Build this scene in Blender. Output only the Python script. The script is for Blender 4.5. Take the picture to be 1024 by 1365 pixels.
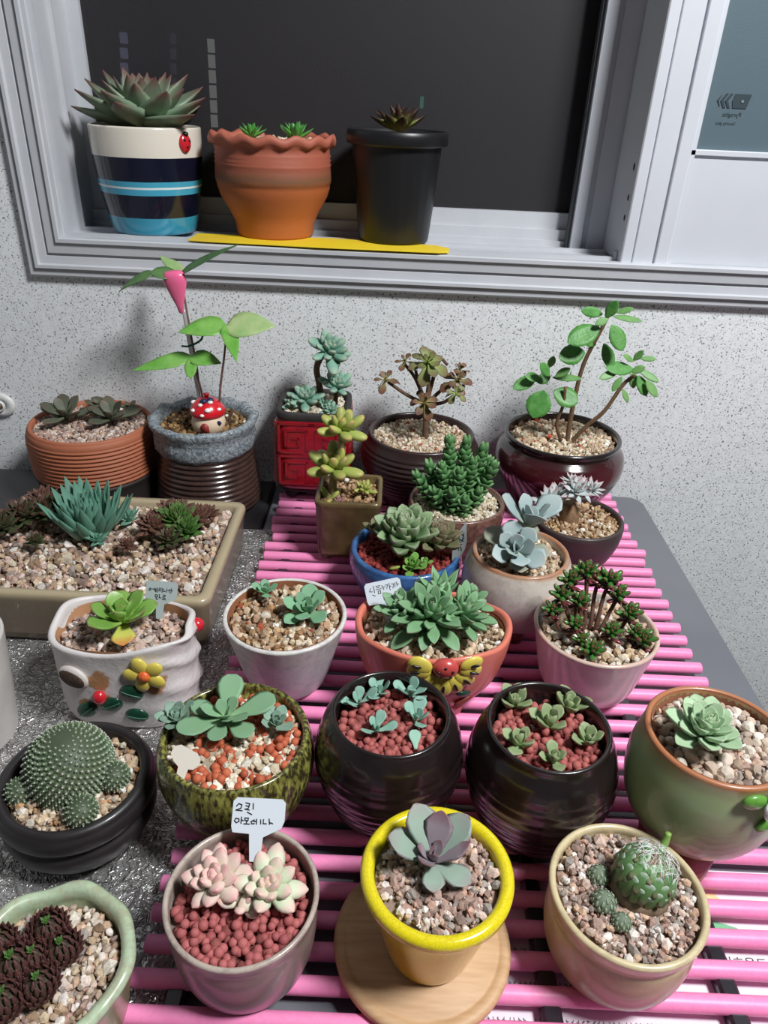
import bpy, math, random
import numpy as np
from mathutils import Vector, Matrix, Euler
R = math.radians
PI = math.pi
for o in list(bpy.data.objects): bpy.data.objects.remove(o)
scene = bpy.context.scene
COL = scene.collection

# ------------------------------------------------------------------ camera, world, light, exposure
def srgb(r, g, b):
    f = lambda c: (c / 255 / 12.92) if c / 255 <= .04045 else ((c / 255 + .055) / 1.055) ** 2.4
    return (f(r), f(g), f(b), 1.0)
cam_data = bpy.data.cameras.new('camera'); cam = bpy.data.objects.new('camera', cam_data); COL.objects.link(cam)
pitch, roll = R(29.64), R(2.6)
F = Vector((0, math.cos(pitch), -math.sin(pitch))); R0 = Vector((1, 0, 0)); U0 = R0.cross(F)
Rc = R0 * math.cos(roll) + U0 * math.sin(roll); Uc = U0 * math.cos(roll) - R0 * math.sin(roll)
cm = Matrix.Identity(4)
for i in range(3): cm[i][0], cm[i][1], cm[i][2] = Rc[i], Uc[i], -F[i]
cm[2][3] = .5
cam.matrix_world = cm
cam_data.sensor_fit = 'VERTICAL'; cam_data.sensor_height = 36; cam_data.lens = 972 * 36 / 1365; cam_data.clip_start = .01
scene.camera = cam
world = bpy.data.worlds.new('world'); scene.world = world; world.use_nodes = True
world.node_tree.nodes['Background'].inputs[0].default_value = (.80, .88, 1, 1)
world.node_tree.nodes['Background'].inputs[1].default_value = .03
def area(name, loc, target, size, power, color):
    d = bpy.data.lights.new(name, 'AREA'); d.shape = 'DISK'; d.size = size; d.energy = power; d.color = color
    o = bpy.data.objects.new(name, d); COL.objects.link(o); o.location = loc
    o.rotation_euler = (Vector(target) - Vector(loc)).to_track_quat('-Z', 'Y').to_euler()
    return o
area('ceiling_lamp', (.78, .02, 1.60), (.05, .65, .1), .36, 42.5, (.97, .985, 1))
scene.view_settings.view_transform = 'Standard'; scene.view_settings.look = 'None'
scene.view_settings.exposure = 0.0; scene.view_settings.gamma = 1.0; scene.view_settings.use_curve_mapping = False

# ------------------------------------------------------------------ helpers: objects
def tag(o, label=None, cat=None, group=None, kind=None):
    if label: o['label'] = label
    if cat: o['category'] = cat
    if group: o['group'] = group
    if kind: o['kind'] = kind
    return o
def link(o, parent=None):
    COL.objects.link(o)
    if parent is not None: o.parent = parent
    return o
def empty(name, loc, label, cat, group=None):
    o = bpy.data.objects.new(name, None); link(o); o.location = loc; o.empty_display_size = .02
    return tag(o, label, cat, group)
def to_mesh(name, v, f, mats=None, smooth=True, cols=None):
    me = bpy.data.meshes.new(name)
    me.from_pydata([tuple(p) for p in v], [], [tuple(q) for q in f])
    if smooth: me.polygons.foreach_set('use_smooth', [True] * len(me.polygons))
    if cols is not None:
        a = me.color_attributes.new('tint', 'FLOAT_COLOR', 'POINT'); a.data.foreach_set('color', np.asarray(cols, dtype=np.float32).ravel())
    if mats is not None:
        for m in (mats if isinstance(mats, (list, tuple)) else [mats]): me.materials.append(m)
    me.update(); return me
def mobj(name, v, f, m, parent=None, smooth=True, cols=None, loc=None, rot=None, scale=None):
    o = bpy.data.objects.new(name, to_mesh(name, v, f, m, smooth, cols)); link(o, parent)
    if loc is not None: o.location = loc
    if rot is not None: o.rotation_euler = rot
    if scale is not None: o.scale = scale
    return o
def inst(name, me, parent=None, loc=(0, 0, 0), rot=(0, 0, 0), scale=(1, 1, 1)):
    o = bpy.data.objects.new(name, me); link(o, parent); o.location = loc; o.rotation_euler = rot
    o.scale = scale if hasattr(scale, '__len__') else (scale,) * 3
    return o

# ------------------------------------------------------------------ helpers: shapes (return verts, faces)
def join(*parts):
    V, Fc, n = [], [], 0
    for v, f in parts:
        V += [tuple(p) for p in v]; Fc += [tuple(i + n for i in q) for q in f]; n += len(v)
    return V, Fc
def xf(part, M):
    return [tuple(M @ Vector(p)) for p in part[0]], part[1]
def box(x0, x1, y0, y1, z0, z1, b=0):
    if b <= 0:
        v = [(x, y, z) for z in (z0, z1) for y in (y0, y1) for x in (x0, x1)]
        return v, [(0, 2, 3, 1), (4, 5, 7, 6), (0, 1, 5, 4), (2, 6, 7, 3), (0, 4, 6, 2), (1, 3, 7, 5)]
    v, f = [], []                                                   # bevelled: three nested rings per axis
    cx, cy, cz = (x0 + x1) / 2, (y0 + y1) / 2, (z0 + z1) / 2
    idx = {}
    for sx in (0, 1):
        for sy in (0, 1):
            for sz in (0, 1):
                X, Y, Z = (x0, x1)[sx], (y0, y1)[sy], (z0, z1)[sz]
                dx, dy, dz = (b, -b)[sx], (b, -b)[sy], (b, -b)[sz]
                for k, p in enumerate(((X, Y + dy, Z + dz), (X + dx, Y, Z + dz), (X + dx, Y + dy, Z))):
                    idx[sx, sy, sz, k] = len(v); v.append(p)
    c = ((0, 0), (1, 0), (1, 1), (0, 1))
    for s in (0, 1):
        f.append([idx[s, a, q, 0] for a, q in c]); f.append([idx[a, s, q, 1] for a, q in c]); f.append([idx[a, q, s, 2] for a, q in c])
    for a in (0, 1):
        for q in (0, 1):
            f.append([idx[0, a, q, 1], idx[1, a, q, 1], idx[1, a, q, 2], idx[0, a, q, 2]])
            f.append([idx[a, 0, q, 0], idx[a, 1, q, 0], idx[a, 1, q, 2], idx[a, 0, q, 2]])
            f.append([idx[a, q, 0, 0], idx[a, q, 1, 0], idx[a, q, 1, 1], idx[a, q, 0, 1]])
    for sx in (0, 1):
        for sy in (0, 1):
            for sz in (0, 1): f.append([idx[sx, sy, sz, k] for k in range(3)])
    return v, f
def fix_normals(o):
    import bmesh
    bm = bmesh.new(); bm.from_mesh(o.data); bmesh.ops.recalc_face_normals(bm, faces=bm.faces); bm.to_mesh(o.data); bm.free()
    return o
def spline(pts, n=8):
    P = [np.array(p, float) for p in pts]; P = [2 * P[0] - P[1]] + P + [2 * P[-1] - P[-2]]
    out = []
    for i in range(1, len(P) - 2):
        for k in range(n):
            t = k / n; a, b, c, d = P[i - 1], P[i], P[i + 1], P[i + 2]
            out.append(.5 * (2 * b + (c - a) * t + (2 * a - 5 * b + 4 * c - d) * t * t + (3 * b - a - 3 * c + d) * t ** 3))
    out.append(P[-2]); return out
def lathe(prof, seg=48, sx=1, sy=1, power=2, warp=None):
    v, f = [], []
    ring = []
    for r, z in prof:
        if r < 1e-6:
            ring.append([len(v)]); v.append((0, 0, z))
        else:
            ids = []
            for i in range(seg):
                a = 2 * PI * i / seg; c, s = math.cos(a), math.sin(a)
                k = 1 if power == 2 else (abs(c) ** power + abs(s) ** power) ** (-1 / power)
                p = (r * k * c * sx, r * k * s * sy, z)
                if warp: p = warp(p, a, r, z)
                ids.append(len(v)); v.append(p)
            ring.append(ids)
    for A, B in zip(ring, ring[1:]):
        for i in range(seg):
            j = (i + 1) % seg
            if len(A) == 1 and len(B) == 1: continue
            if len(A) == 1: f.append((A[0], B[j], B[i]))
            elif len(B) == 1: f.append((A[i], A[j], B[0]))
            else: f.append((A[i], A[j], B[j], B[i]))
    return v, f
def pot_profile(outer, wall, depth, n=6, ribs=None, flat_rim=False):
    o = [tuple(p) for p in spline(outer, n)]
    if ribs:
        z0, z1, per, amp = ribs; q = []
        Z = np.array([p[1] for p in o]); Rr = np.array([p[0] for p in o])
        zs = np.arange(z0, z1, per / 6)
        low = [p for p in o if p[1] < z0]; high = [p for p in o if p[1] > z1]
        q = [(float(np.interp(z, Z, Rr)) + amp * math.cos(2 * PI * (z - z0) / per), float(z)) for z in zs]
        o = low + q + high
    r, z = o[-1]
    rim = [(r - wall * .02, z + wall * .18), (r - wall * .2, z + wall * .4), (r - wall * .5, z + wall * .5), (r - wall * .8, z + wall * .4), (r - wall, z + wall * .1)]
    inn = [(r - wall * 1.03, z - depth * .5), (r - wall * 1.06, z - depth - .006), (0, z - depth - .006)]
    return [(0, o[0][1])] + o + rim + inn
def tube(pts, rad, seg=8, n=5):
    P = spline(pts, n) if len(pts) > 2 else [np.array(p, float) for p in pts]
    m = len(P); rr = np.interp(np.linspace(0, 1, m), np.linspace(0, 1, len(rad)), rad) if hasattr(rad, '__len__') else [rad] * m
    v, f = [], []
    up = Vector((0.13, .97, .2)).normalized()
    for i, p in enumerate(P):
        t = Vector(P[min(i + 1, m - 1)] - P[max(i - 1, 0)]).normalized()
        a = t.cross(up)
        if a.length < .05: a = t.cross(Vector((1, 0, 0)))
        a.normalize(); b = t.cross(a)
        for k in range(seg):
            q = Vector(p) + (a * math.cos(2 * PI * k / seg) + b * math.sin(2 * PI * k / seg)) * rr[i]
            v.append(tuple(q))
    for i in range(m - 1):
        for k in range(seg):
            j = (k + 1) % seg; f.append((i * seg + k, i * seg + j, (i + 1) * seg + j, (i + 1) * seg + k))
    f.append(tuple(range(seg))[::-1]); f.append(tuple((m - 1) * seg + k for k in range(seg)))
    return v, f
def ball(rx, ry, rz, c=(0, 0, 0), seg=14, rings=8):
    v, f = lathe([(0, -1)] + [(math.cos(t), math.sin(t)) for t in np.linspace(-PI / 2, PI / 2, rings + 1)[1:-1]] + [(0, 1)], seg)
    return [(p[0] * rx + c[0], p[1] * ry + c[1], p[2] * rz + c[2]) for p in v], f
def extrude2d(poly, y0, y1):
    n = len(poly)
    v = [(p[0], y0, p[1]) for p in poly] + [(p[0], y1, p[1]) for p in poly]
    f = [tuple(range(n)), tuple(range(2 * n - 1, n - 1, -1))] + [(i, i + n, (i + 1) % n + n, (i + 1) % n) for i in range(n)]
    return v, f
def strokes(lines, w, y0=-.0008, y1=0, s=1.0, ox=0, oz=0):
    parts = []
    for L in lines:
        L = [(a * s + ox, b * s + oz) for a, b in L]
        for (a, b), (c, d) in zip(L, L[1:]):
            l = math.hypot(c - a, d - b) or 1e-6; ux, uz = (c - a) / l, (d - b) / l
            e = w * .4
            q = [(a - ux * e - uz * w / 2, b - uz * e + ux * w / 2), (a - ux * e + uz * w / 2, b - uz * e - ux * w / 2),
                 (c + ux * e + uz * w / 2, d + uz * e - ux * w / 2), (c + ux * e - uz * w / 2, d + uz * e + ux * w / 2)]
            parts.append(extrude2d(q, y0, y1))
    return join(*parts)

# ------------------------------------------------------------------ helpers: materials
def _nodes(name):
    m = bpy.data.materials.new(name); m.use_nodes = True; nt = m.node_tree
    return m, nt, nt.nodes['Principled BSDF']
def ramp(nt, stops, const=False):
    r = nt.nodes.new('ShaderNodeValToRGB'); cr = r.color_ramp
    if const: cr.interpolation = 'CONSTANT'
    while len(cr.elements) < len(stops): cr.elements.new(.5)
    for e, (p, c) in zip(cr.elements, stops): e.position = p; e.color = c
    return r
def noise(nt, scale, detail=4, rough=.6, vec='Object', dim=None):
    tc = nt.nodes.new('ShaderNodeTexCoord'); n = nt.nodes.new('ShaderNodeTexNoise')
    n.inputs['Scale'].default_value = scale; n.inputs['Detail'].default_value = detail; n.inputs['Roughness'].default_value = rough
    nt.links.new(tc.outputs[vec], n.inputs['Vector']); return n
def add_bump(nt, b, fac, strength, dist):
    bp = nt.nodes.new('ShaderNodeBump'); bp.inputs['Strength'].default_value = strength; bp.inputs['Distance'].default_value = dist
    nt.links.new(fac, bp.inputs['Height']); nt.links.new(bp.outputs[0], b.inputs['Normal'])
def M(name, c1, c2=None, scale=60, rough=.5, metal=0, coat=0, bump=0, bscale=200, lo=.35, hi=.65, spec=.5, trans=0, sss=0):
    m, nt, b = _nodes(name)
    b.inputs['Roughness'].default_value = rough; b.inputs['Metallic'].default_value = metal; b.inputs['Coat Weight'].default_value = coat
    b.inputs['Coat Roughness'].default_value = .08; b.inputs['Specular IOR Level'].default_value = spec
    b.inputs['Transmission Weight'].default_value = trans
    if c2 is None: b.inputs['Base Color'].default_value = c1
    else:
        n = noise(nt, scale); r = ramp(nt, [(lo, c1), (hi, c2)]); nt.links.new(n.outputs['Fac'], r.inputs[0]); nt.links.new(r.outputs[0], b.inputs['Base Color'])
    if bump:
        n2 = noise(nt, bscale); add_bump(nt, b, n2.outputs['Fac'], bump, .002)
    return m
def Mz(name, stops, z0, z1, rough=.4, coat=0, const=False, wob=0, wscale=40, bump=0, bscale=150, spec=.5, c2=None, c2f=.5):
    """colour by the object's own height z0..z1"""
    m, nt, b = _nodes(name); b.inputs['Roughness'].default_value = rough; b.inputs['Coat Weight'].default_value = coat
    b.inputs['Coat Roughness'].default_value = .07; b.inputs['Specular IOR Level'].default_value = spec
    tc = nt.nodes.new('ShaderNodeTexCoord'); sp = nt.nodes.new('ShaderNodeSeparateXYZ'); nt.links.new(tc.outputs['Object'], sp.inputs[0])
    mr = nt.nodes.new('ShaderNodeMapRange'); mr.inputs[1].default_value = z0; mr.inputs[2].default_value = z1
    src = sp.outputs['Z']
    if wob:
        n = noise(nt, wscale); ma = nt.nodes.new('ShaderNodeMath'); ma.operation = 'MULTIPLY_ADD'; ma.inputs[1].default_value = wob
        sb = nt.nodes.new('ShaderNodeMath'); sb.operation = 'SUBTRACT'; sb.inputs[1].default_value = wob * .5
        nt.links.new(n.outputs['Fac'], ma.inputs[0]); nt.links.new(src, ma.inputs[2]); nt.links.new(ma.outputs[0], sb.inputs[0]); src = sb.outputs[0]
    nt.links.new(src, mr.inputs[0]); r = ramp(nt, stops, const); nt.links.new(mr.outputs[0], r.inputs[0])
    out = r.outputs[0]
    if c2 is not None:
        n3 = noise(nt, wscale * 3, 5, .7); rr = ramp(nt, [(.45, (0, 0, 0, 1)), (.62, (c2f, c2f, c2f, 1))]); nt.links.new(n3.outputs['Fac'], rr.inputs[0])
        mx = nt.nodes.new('ShaderNodeMix'); mx.data_type = 'RGBA'; nt.links.new(rr.outputs[0], mx.inputs['Factor']); nt.links.new(out, mx.inputs['A']); mx.inputs['B'].default_value = c2
        out = mx.outputs['Result']
    nt.links.new(out, b.inputs['Base Color'])
    if bump:
        n2 = noise(nt, bscale); add_bump(nt, b, n2.outputs['Fac'], bump, .002)
    return m
def Mleaf(name, stops, rough=.5, var=.25, edge=None, coat=0, sss=0.0, spec=.35):
    """colour along the leaf's own length (local x), each leaf a little different"""
    m, nt, b = _nodes(name); b.inputs['Roughness'].default_value = rough; b.inputs['Coat Weight'].default_value = coat
    b.inputs['Specular IOR Level'].default_value = spec
    if sss: b.inputs['Subsurface Weight'].default_value = sss; b.inputs['Subsurface Radius'].default_value = (.004, .006, .003); b.inputs['Subsurface Scale'].default_value = .5
    tc = nt.nodes.new('ShaderNodeTexCoord'); sp = nt.nodes.new('ShaderNodeSeparateXYZ'); nt.links.new(tc.outputs['Object'], sp.inputs[0])
    n = noise(nt, 4, 3); ma = nt.nodes.new('ShaderNodeMath'); ma.operation = 'MULTIPLY_ADD'; ma.inputs[1].default_value = .22
    nt.links.new(n.outputs['Fac'], ma.inputs[0]); nt.links.new(sp.outputs['X'], ma.inputs[2])
    sb = nt.nodes.new('ShaderNodeMath'); sb.operation = 'SUBTRACT'; sb.inputs[1].default_value = .11; nt.links.new(ma.outputs[0], sb.inputs[0])
    r = ramp(nt, stops); nt.links.new(sb.outputs[0], r.inputs[0]); out = r.outputs[0]
    if edge is not None:
        ab = nt.nodes.new('ShaderNodeMath'); ab.operation = 'ABSOLUTE'; nt.links.new(sp.outputs['Y'], ab.inputs[0])
        mr = nt.nodes.new('ShaderNodeMapRange'); mr.inputs[1].default_value = edge[1]; mr.inputs[2].default_value = edge[2]; nt.links.new(ab.outputs[0], mr.inputs[0])
        mx = nt.nodes.new('ShaderNodeMix'); mx.data_type = 'RGBA'; nt.links.new(mr.outputs[0], mx.inputs['Factor']); nt.links.new(out, mx.inputs['A']); mx.inputs['B'].default_value = edge[0]; out = mx.outputs['Result']
    oi = nt.nodes.new('ShaderNodeObjectInfo'); hs = nt.nodes.new('ShaderNodeHueSaturation'); mr2 = nt.nodes.new('ShaderNodeMapRange')
    mr2.inputs[3].default_value = 1 - var; mr2.inputs[4].default_value = 1 + var; nt.links.new(oi.outputs['Random'], mr2.inputs[0]); nt.links.new(mr2.outputs[0], hs.inputs['Value'])
    nt.links.new(out, hs.inputs['Color']); nt.links.new(hs.outputs[0], b.inputs['Base Color'])
    return m
def Mtint(name, rough=.8):
    m, nt, b = _nodes(name); b.inputs['Roughness'].default_value = rough; b.inputs['Specular IOR Level'].default_value = .3
    a = nt.nodes.new('ShaderNodeVertexColor'); a.layer_name = 'tint'
    n = noise(nt, 600, 3); r = ramp(nt, [(.3, (.72, .72, .72, 1)), (.7, (1.1, 1.1, 1.1, 1))]); nt.links.new(n.outputs['Fac'], r.inputs[0])
    mx = nt.nodes.new('ShaderNodeMix'); mx.data_type = 'RGBA'; mx.blend_type = 'MULTIPLY'; mx.inputs['Factor'].default_value = 1
    nt.links.new(a.outputs['Color'], mx.inputs['A']); nt.links.new(r.outputs[0], mx.inputs['B']); nt.links.new(mx.outputs['Result'], b.inputs['Base Color'])
    return m
def Mrand(name, stops, rough=.75, bump=0):
    m, nt, b = _nodes(name); b.inputs['Roughness'].default_value = rough; b.inputs['Specular IOR Level'].default_value = .3
    oi = nt.nodes.new('ShaderNodeObjectInfo'); r = ramp(nt, stops); nt.links.new(oi.outputs['Random'], r.inputs[0]); nt.links.new(r.outputs[0], b.inputs['Base Color'])
    if bump:
        n2 = noise(nt, 8); add_bump(nt, b, n2.outputs['Fac'], bump, .2)
    return m

TINT = Mtint('gravel_stone'); BLACK_INK = M('black_ink', srgb(25, 25, 30), rough=.6)

# ------------------------------------------------------------------ the setting: wall, floor, window
def wall_material():
    m, nt, b = _nodes('speckled_wall'); b.inputs['Roughness'].default_value = .9; b.inputs['Specular IOR Level'].default_value = .2
    n1 = noise(nt, 400, 2, .5); n2 = noise(nt, 120, 3, .6); n3 = noise(nt, 5, 3)
    for n_ in (n1, n2):                                              # turned so that the wall does not lie in the noise's own grid
        mp = nt.nodes.new('ShaderNodeMapping'); mp.inputs['Rotation'].default_value = (.5, .4, .7); nt.links.new(n_.inputs['Vector'].links[0].from_socket, mp.inputs[0]); nt.links.new(mp.outputs[0], n_.inputs['Vector'])
    r1 = ramp(nt, [(.33, srgb(120, 122, 124)), (.41, srgb(238, 241, 242))]); nt.links.new(n1.outputs['Fac'], r1.inputs[0])
    r2 = ramp(nt, [(.3, (.88, .88, .88, 1)), (.6, (1, 1, 1, 1))]); nt.links.new(n2.outputs['Fac'], r2.inputs[0])
    r3 = ramp(nt, [(.3, (.93, .93, .93, 1)), (.7, (1, 1, 1, 1))]); nt.links.new(n3.outputs['Fac'], r3.inputs[0])
    out = r1.outputs[0]
    for r in (r2, r3):
        mx = nt.nodes.new('ShaderNodeMix'); mx.data_type = 'RGBA'; mx.blend_type = 'MULTIPLY'; mx.inputs['Factor'].default_value = 1
        nt.links.new(out, mx.inputs['A']); nt.links.new(r.outputs[0], mx.inputs['B']); out = mx.outputs['Result']
    nt.links.new(out, b.inputs['Base Color'])
    add_bump(nt, b, n1.outputs['Fac'], .15, .002)
    return m
WALL = wall_material()
WY = 1.006                                                           # wall plane
X0, X1, Z0, Z1 = -.49, 1.26, .272, 1.5                               # outer edge of the window frame
def struct(name, part, m, parent=None, smooth=False):
    o = mobj(name, part[0], part[1], m, parent, smooth)
    if parent is None: tag(o, kind='structure')
    return o
wall = struct('wall_back', join(box(-1.6, 2.2, WY, WY + .22, -.75, Z0 + .01), box(-1.6, X0 + .01, WY, WY + .22, Z0 + .01, 2.3),
                                box(X1 - .01, 2.2, WY, WY + .22, Z0 + .01, 2.3), box(X0 + .01, X1 - .01, WY, WY + .22, Z1 - .01, 2.3)), WALL)
tag(wall, 'white speckled plaster wall below and beside the window', 'wall')
fl = struct('floor', box(-1.6, 2.2, -1.9, WY, -.77, -.75), M('floor_tile', srgb(120, 118, 115), srgb(140, 138, 132), rough=.5))
tag(fl, 'grey floor under the table', 'floor')
ROOMW = M('white_room_paint', srgb(150, 152, 156), rough=.9)
for nm, p_ in (('ceiling', box(-1.6, 2.2, -1.9, WY, 1.95, 2.0)), ('wall_left', box(-1.65, -1.6, -1.9, WY, -.75, 1.95)), ('wall_right', box(2.2, 2.25, -1.9, WY, -.75, 1.95)), ('wall_front', box(-1.6, 2.2, -1.95, -1.9, -.75, 1.95))):
    tag(struct(nm, p_, ROOMW), 'plain white room surface outside the picture: ' + nm.replace('_', ' '), nm.split('_')[0])
FRAME = M('grey_white_frame', srgb(190, 193, 198), srgb(198, 200, 204), scale=12, rough=.38, bump=.02)
SASHM = M('white_sash', srgb(204, 207, 214), srgb(208, 211, 218), scale=10, rough=.32)
def sweep_rect(prof, x0, x1, z0, z1):
    """profile of (inset, y) swept round a rectangle with mitred corners"""
    n = len(prof); v, f = [], []
    for sx, sz in ((0, 0), (1, 0), (1, 1), (0, 1)):
        for d, y in prof: v.append(((x0 + d, x1 - d)[sx], y, (z0 + d, z1 - d)[sz]))
    for k in range(4):
        j = (k + 1) % 4
        for i in range(n - 1): f.append((k * n + i, j * n + i, j * n + i + 1, k * n + i + 1))
    return v, f
win = bpy.data.objects.new('window_1', None); link(win); win.location = (X0, WY, Z0); tag(win, 'large sliding window in a grey white frame with dark insect screen', 'window', kind='structure')
def wpart(name, part, m, parent=None, smooth=False):
    p = parent or win
    base = Vector((X0, WY, Z0)) if p is win else Vector((X0, WY, Z0))
    o = mobj(name, [(a[0] - base.x, a[1] - base.y, a[2] - base.z) for a in part[0]], part[1], m, p, smooth)
    return fix_normals(o)
fr = wpart('frame', sweep_rect([(0, 1.04), (0, 1.000), (.003, .996), (.011, .996), (.0125, .9915), (.0165, .9915), (.018, .996), (.0275, .997), (.0285, .999), (.031, .999), (.032, .995),
                           (.0445, .994), (.046, .9905), (.0505, .9905), (.052, .993), (.052, 1.004), (.047, 1.004), (.047, 1.018), (.0545, 1.018), (.0545, 1.024), (.049, 1.024), (.049, 1.075),
                           (.0535, 1.075), (.0535, 1.081), (.049, 1.081), (.049, 1.20)], X0, X1, Z0, Z1), FRAME)
SILL = Z0 + .0545
# insect screen with its own frame, dark outdoors behind it
wpart('screen_frame', join(box(X0 + .049, .32, 1.125, 1.150, Z0 + .049, Z0 + .070), box(X0 + .049, .32, 1.132, 1.150, Z0 + .070, Z0 + .092),
                           box(X0 + .049, X0 + .066, 1.132, 1.150, Z0 + .092, Z1 - .05), box(X0 + .049, .32, 1.118, 1.125, Z0 + .049, Z0 + .056)), FRAME)
def screen_material():
    m, nt, b = _nodes('insect_screen'); b.inputs['Roughness'].default_value = .6
    tc = nt.nodes.new('ShaderNodeTexCoord'); w = nt.nodes.new('ShaderNodeTexWave'); w.inputs['Scale'].default_value = 330; w.bands_direction = 'X'
    w2 = nt.nodes.new('ShaderNodeTexWave'); w2.inputs['Scale'].default_value = 330; w2.bands_direction = 'Z'
    nt.links.new(tc.outputs['Object'], w.inputs['Vector']); nt.links.new(tc.outputs['Object'], w2.inputs['Vector'])
    mx = nt.nodes.new('ShaderNodeMath'); mx.operation = 'MAXIMUM'; nt.links.new(w.outputs['Fac'], mx.inputs[0]); nt.links.new(w2.outputs['Fac'], mx.inputs[1])
    r = ramp(nt, [(0, srgb(26, 25, 28)), (1, srgb(50, 47, 50))]); nt.links.new(mx.outputs[0], r.inputs[0]); nt.links.new(r.outputs[0], b.inputs['Base Color'])
    t = nt.nodes.new('ShaderNodeBsdfTransparent'); ms = nt.nodes.new('ShaderNodeMixShader'); ms.inputs[0].default_value = .72
    nt.links.new(t.outputs[0], ms.inputs[1]); nt.links.new(b.outputs[0], ms.inputs[2]); nt.links.new(ms.outputs[0], nt.nodes['Material Output'].inputs[0])
    return m
wpart('insect_screen', box(X0 + .06, .60, 1.1395, 1.1405, Z0 + .085, Z1 - .05), screen_material())
# rear sash stile, seen at the edge of the screen
wpart('rear_sash', join(box(.2475, .262, 1.096, 1.120, Z0 + .049, Z1 - .049), box(.262, .270, 1.101, 1.120, Z0 + .049, Z1 - .049), box(.270, .31, 1.098, 1.120, Z0 + .049, Z1 - .049)), SASHM)
wpart('rubber_seal', box(.2435, .2475, 1.104, 1.118, Z0 + .049, Z1 - .049), M('seal_grey', srgb(80, 82, 86), rough=.7))
# front sash: stile, lower solid panel, frosted pane
fs = wpart('front_sash', join(box(.2945, .3085, 1.000, 1.096, Z0 + .05, Z1 - .05, .0015), box(.3085, .310, 1.003, 1.07, Z0 + .05, Z1 - .05), box(.310, .3365, 1.0005, 1.05, Z0 + .05, Z1 - .05, .001),
                              box(.3365, .3395, 1.006, 1.05, Z0 + .05, Z1 - .05), box(.3395, .356, 1.001, 1.05, Z0 + .05, Z1 - .05, .001), box(.356, .362, 1.004, 1.04, Z0 + .05, Z1 - .05),
                              box(.356, 1.1, 1.004, 1.04, Z0 + .18, Z0 + .187, .001), box(.356, 1.1, 1.0085, 1.03, Z0 + .176, Z0 + .180)), SASHM)
wpart('sash_panel', box(.355, 1.1, 1.006, 1.03, Z0 + .05, Z0 + .177), SASHM, win)
def frosted():
    m, nt, b = _nodes('frosted_pane'); b.inputs['Base Color'].default_value = srgb(86, 104, 112); b.inputs['Roughness'].default_value = .45; b.inputs['Coat Weight'].default_value = .3
    n = noise(nt, 900, 2); add_bump(nt, b, n.outputs['Fac'], .15, .001); return m
wpart('pane', box(.360, 1.1, 1.012, 1.018, Z0 + .185, Z1 - .05), frosted())
HOLE = M('screw_hole_black', srgb(18, 18, 20), rough=.7)
for z, h in ((.448, .006), (.412, .005), (.388, .005)):
    wpart('screw_hole', xf(ball(.0006, .0032, h * .8), Matrix.Translation((.2944, 1.018, z - .012))), HOLE, None, True)
wpart('roller_guide', box(.2905, .2944, 1.016, 1.026, Z0 + .052, Z0 + .062, .0008), FRAME)
# mirrored maker's mark printed on the far side of the pane
INKG = M('pane_print', srgb(44, 58, 66), rough=.6)
def pm(x, z): return (.392 + x, .512 + z)
logo = [extrude2d([pm(.0045, .0075), pm(.024, .0075), pm(.021, -.0075), pm(.0045, -.0075), pm(.0025, 0)], 1.0112, 1.0118)]
for ox in (-.006, -.0115): logo.append(extrude2d([pm(ox + .005, .0075), pm(ox + .0082, .0075), pm(ox + .0035, 0), pm(ox + .0075, -.0075), pm(ox + .0045, -.0075), pm(ox, 0)], 1.0112, 1.0118))
logo.append(extrude2d([pm(-.013, .004), pm(-.011, .0065), pm(-.0135, 0), pm(-.011, -.0065), pm(-.013, -.004), pm(-.0155, 0)], 1.0112, 1.0118))
wpart('pane_logo', join(*logo), INKG)
wpart('pane_logo_eye', extrude2d([pm(.0145 + .0016 * math.cos(t), .0016 * math.sin(t)) for t in np.linspace(0, 2 * PI, 13)[:-1]], 1.0105, 1.0111), M('pane_grey', srgb(120, 136, 142), rough=.5))
def text_mesh(body, size):
    cu = bpy.data.curves.new('lettering', 'FONT'); cu.body = body; cu.size = size; cu.align_x = 'CENTER'
    o = bpy.data.objects.new('lettering', cu); COL.objects.link(o); dg = bpy.context.evaluated_depsgraph_get()
    me = o.evaluated_get(dg).to_mesh(); v = [tuple(p.co) for p in me.vertices]; f = [tuple(p.vertices) for p in me.polygons]
    o.to_mesh_clear(); COL.objects.unlink(o); bpy.data.objects.remove(o); return v, f
def mirrored(body, size, cx, cz, y):
    v, f = text_mesh(body, size); return [(cx - p[0], y, cz + p[1]) for p in v], [q[::-1] for q in f]
o = wpart('pane_lettering', join(mirrored('Pyroglas', .0068, .398, .4955, 1.0115), mirrored('Security glass', .0045, .3925, .4868, 1.0115)), INKG)

# outdoors: the dark house front across the way with a few lit panes
out = bpy.data.objects.new('building', None); link(out); out.location = (0, 2.4, -1); tag(out, 'dark building outside the window with narrow columns of lit panes', 'building')
mobj('facade', *box(-3, 3, .01, .2, -1, 5), M('night_facade', srgb(20, 19, 23), rough=.9), out, False)
def emis(name, c, s):
    m, nt, b = _nodes(name); b.inputs['Base Color'].default_value = (0, 0, 0, 1); b.inputs['Emission Color'].default_value = c; b.inputs['Emission Strength'].default_value = s; return m
LITB = emis('lit_pane_blue', srgb(160, 165, 205), 1.1); LITW = emis('lit_pane_white', srgb(190, 195, 190), 1.8); LITG = emis('lit_pane_green', srgb(90, 170, 150), 2.0); LITD = emis('lit_pane_dim', srgb(120, 125, 150), .55)
for k in range(4): mobj('lit_pane', *box(-.792 - .004 * k, -.776 - .004 * k, -.01, .01, 1.600 - .036 * k, 1.626 - .036 * k), LITB, out, False)
for k in range(4): mobj('lit_pane', *box(-.652 - .003 * k, -.640 - .003 * k, -.01, .01, 1.604 - .036 * k, 1.630 - .036 * k), LITD, out, False)
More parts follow.
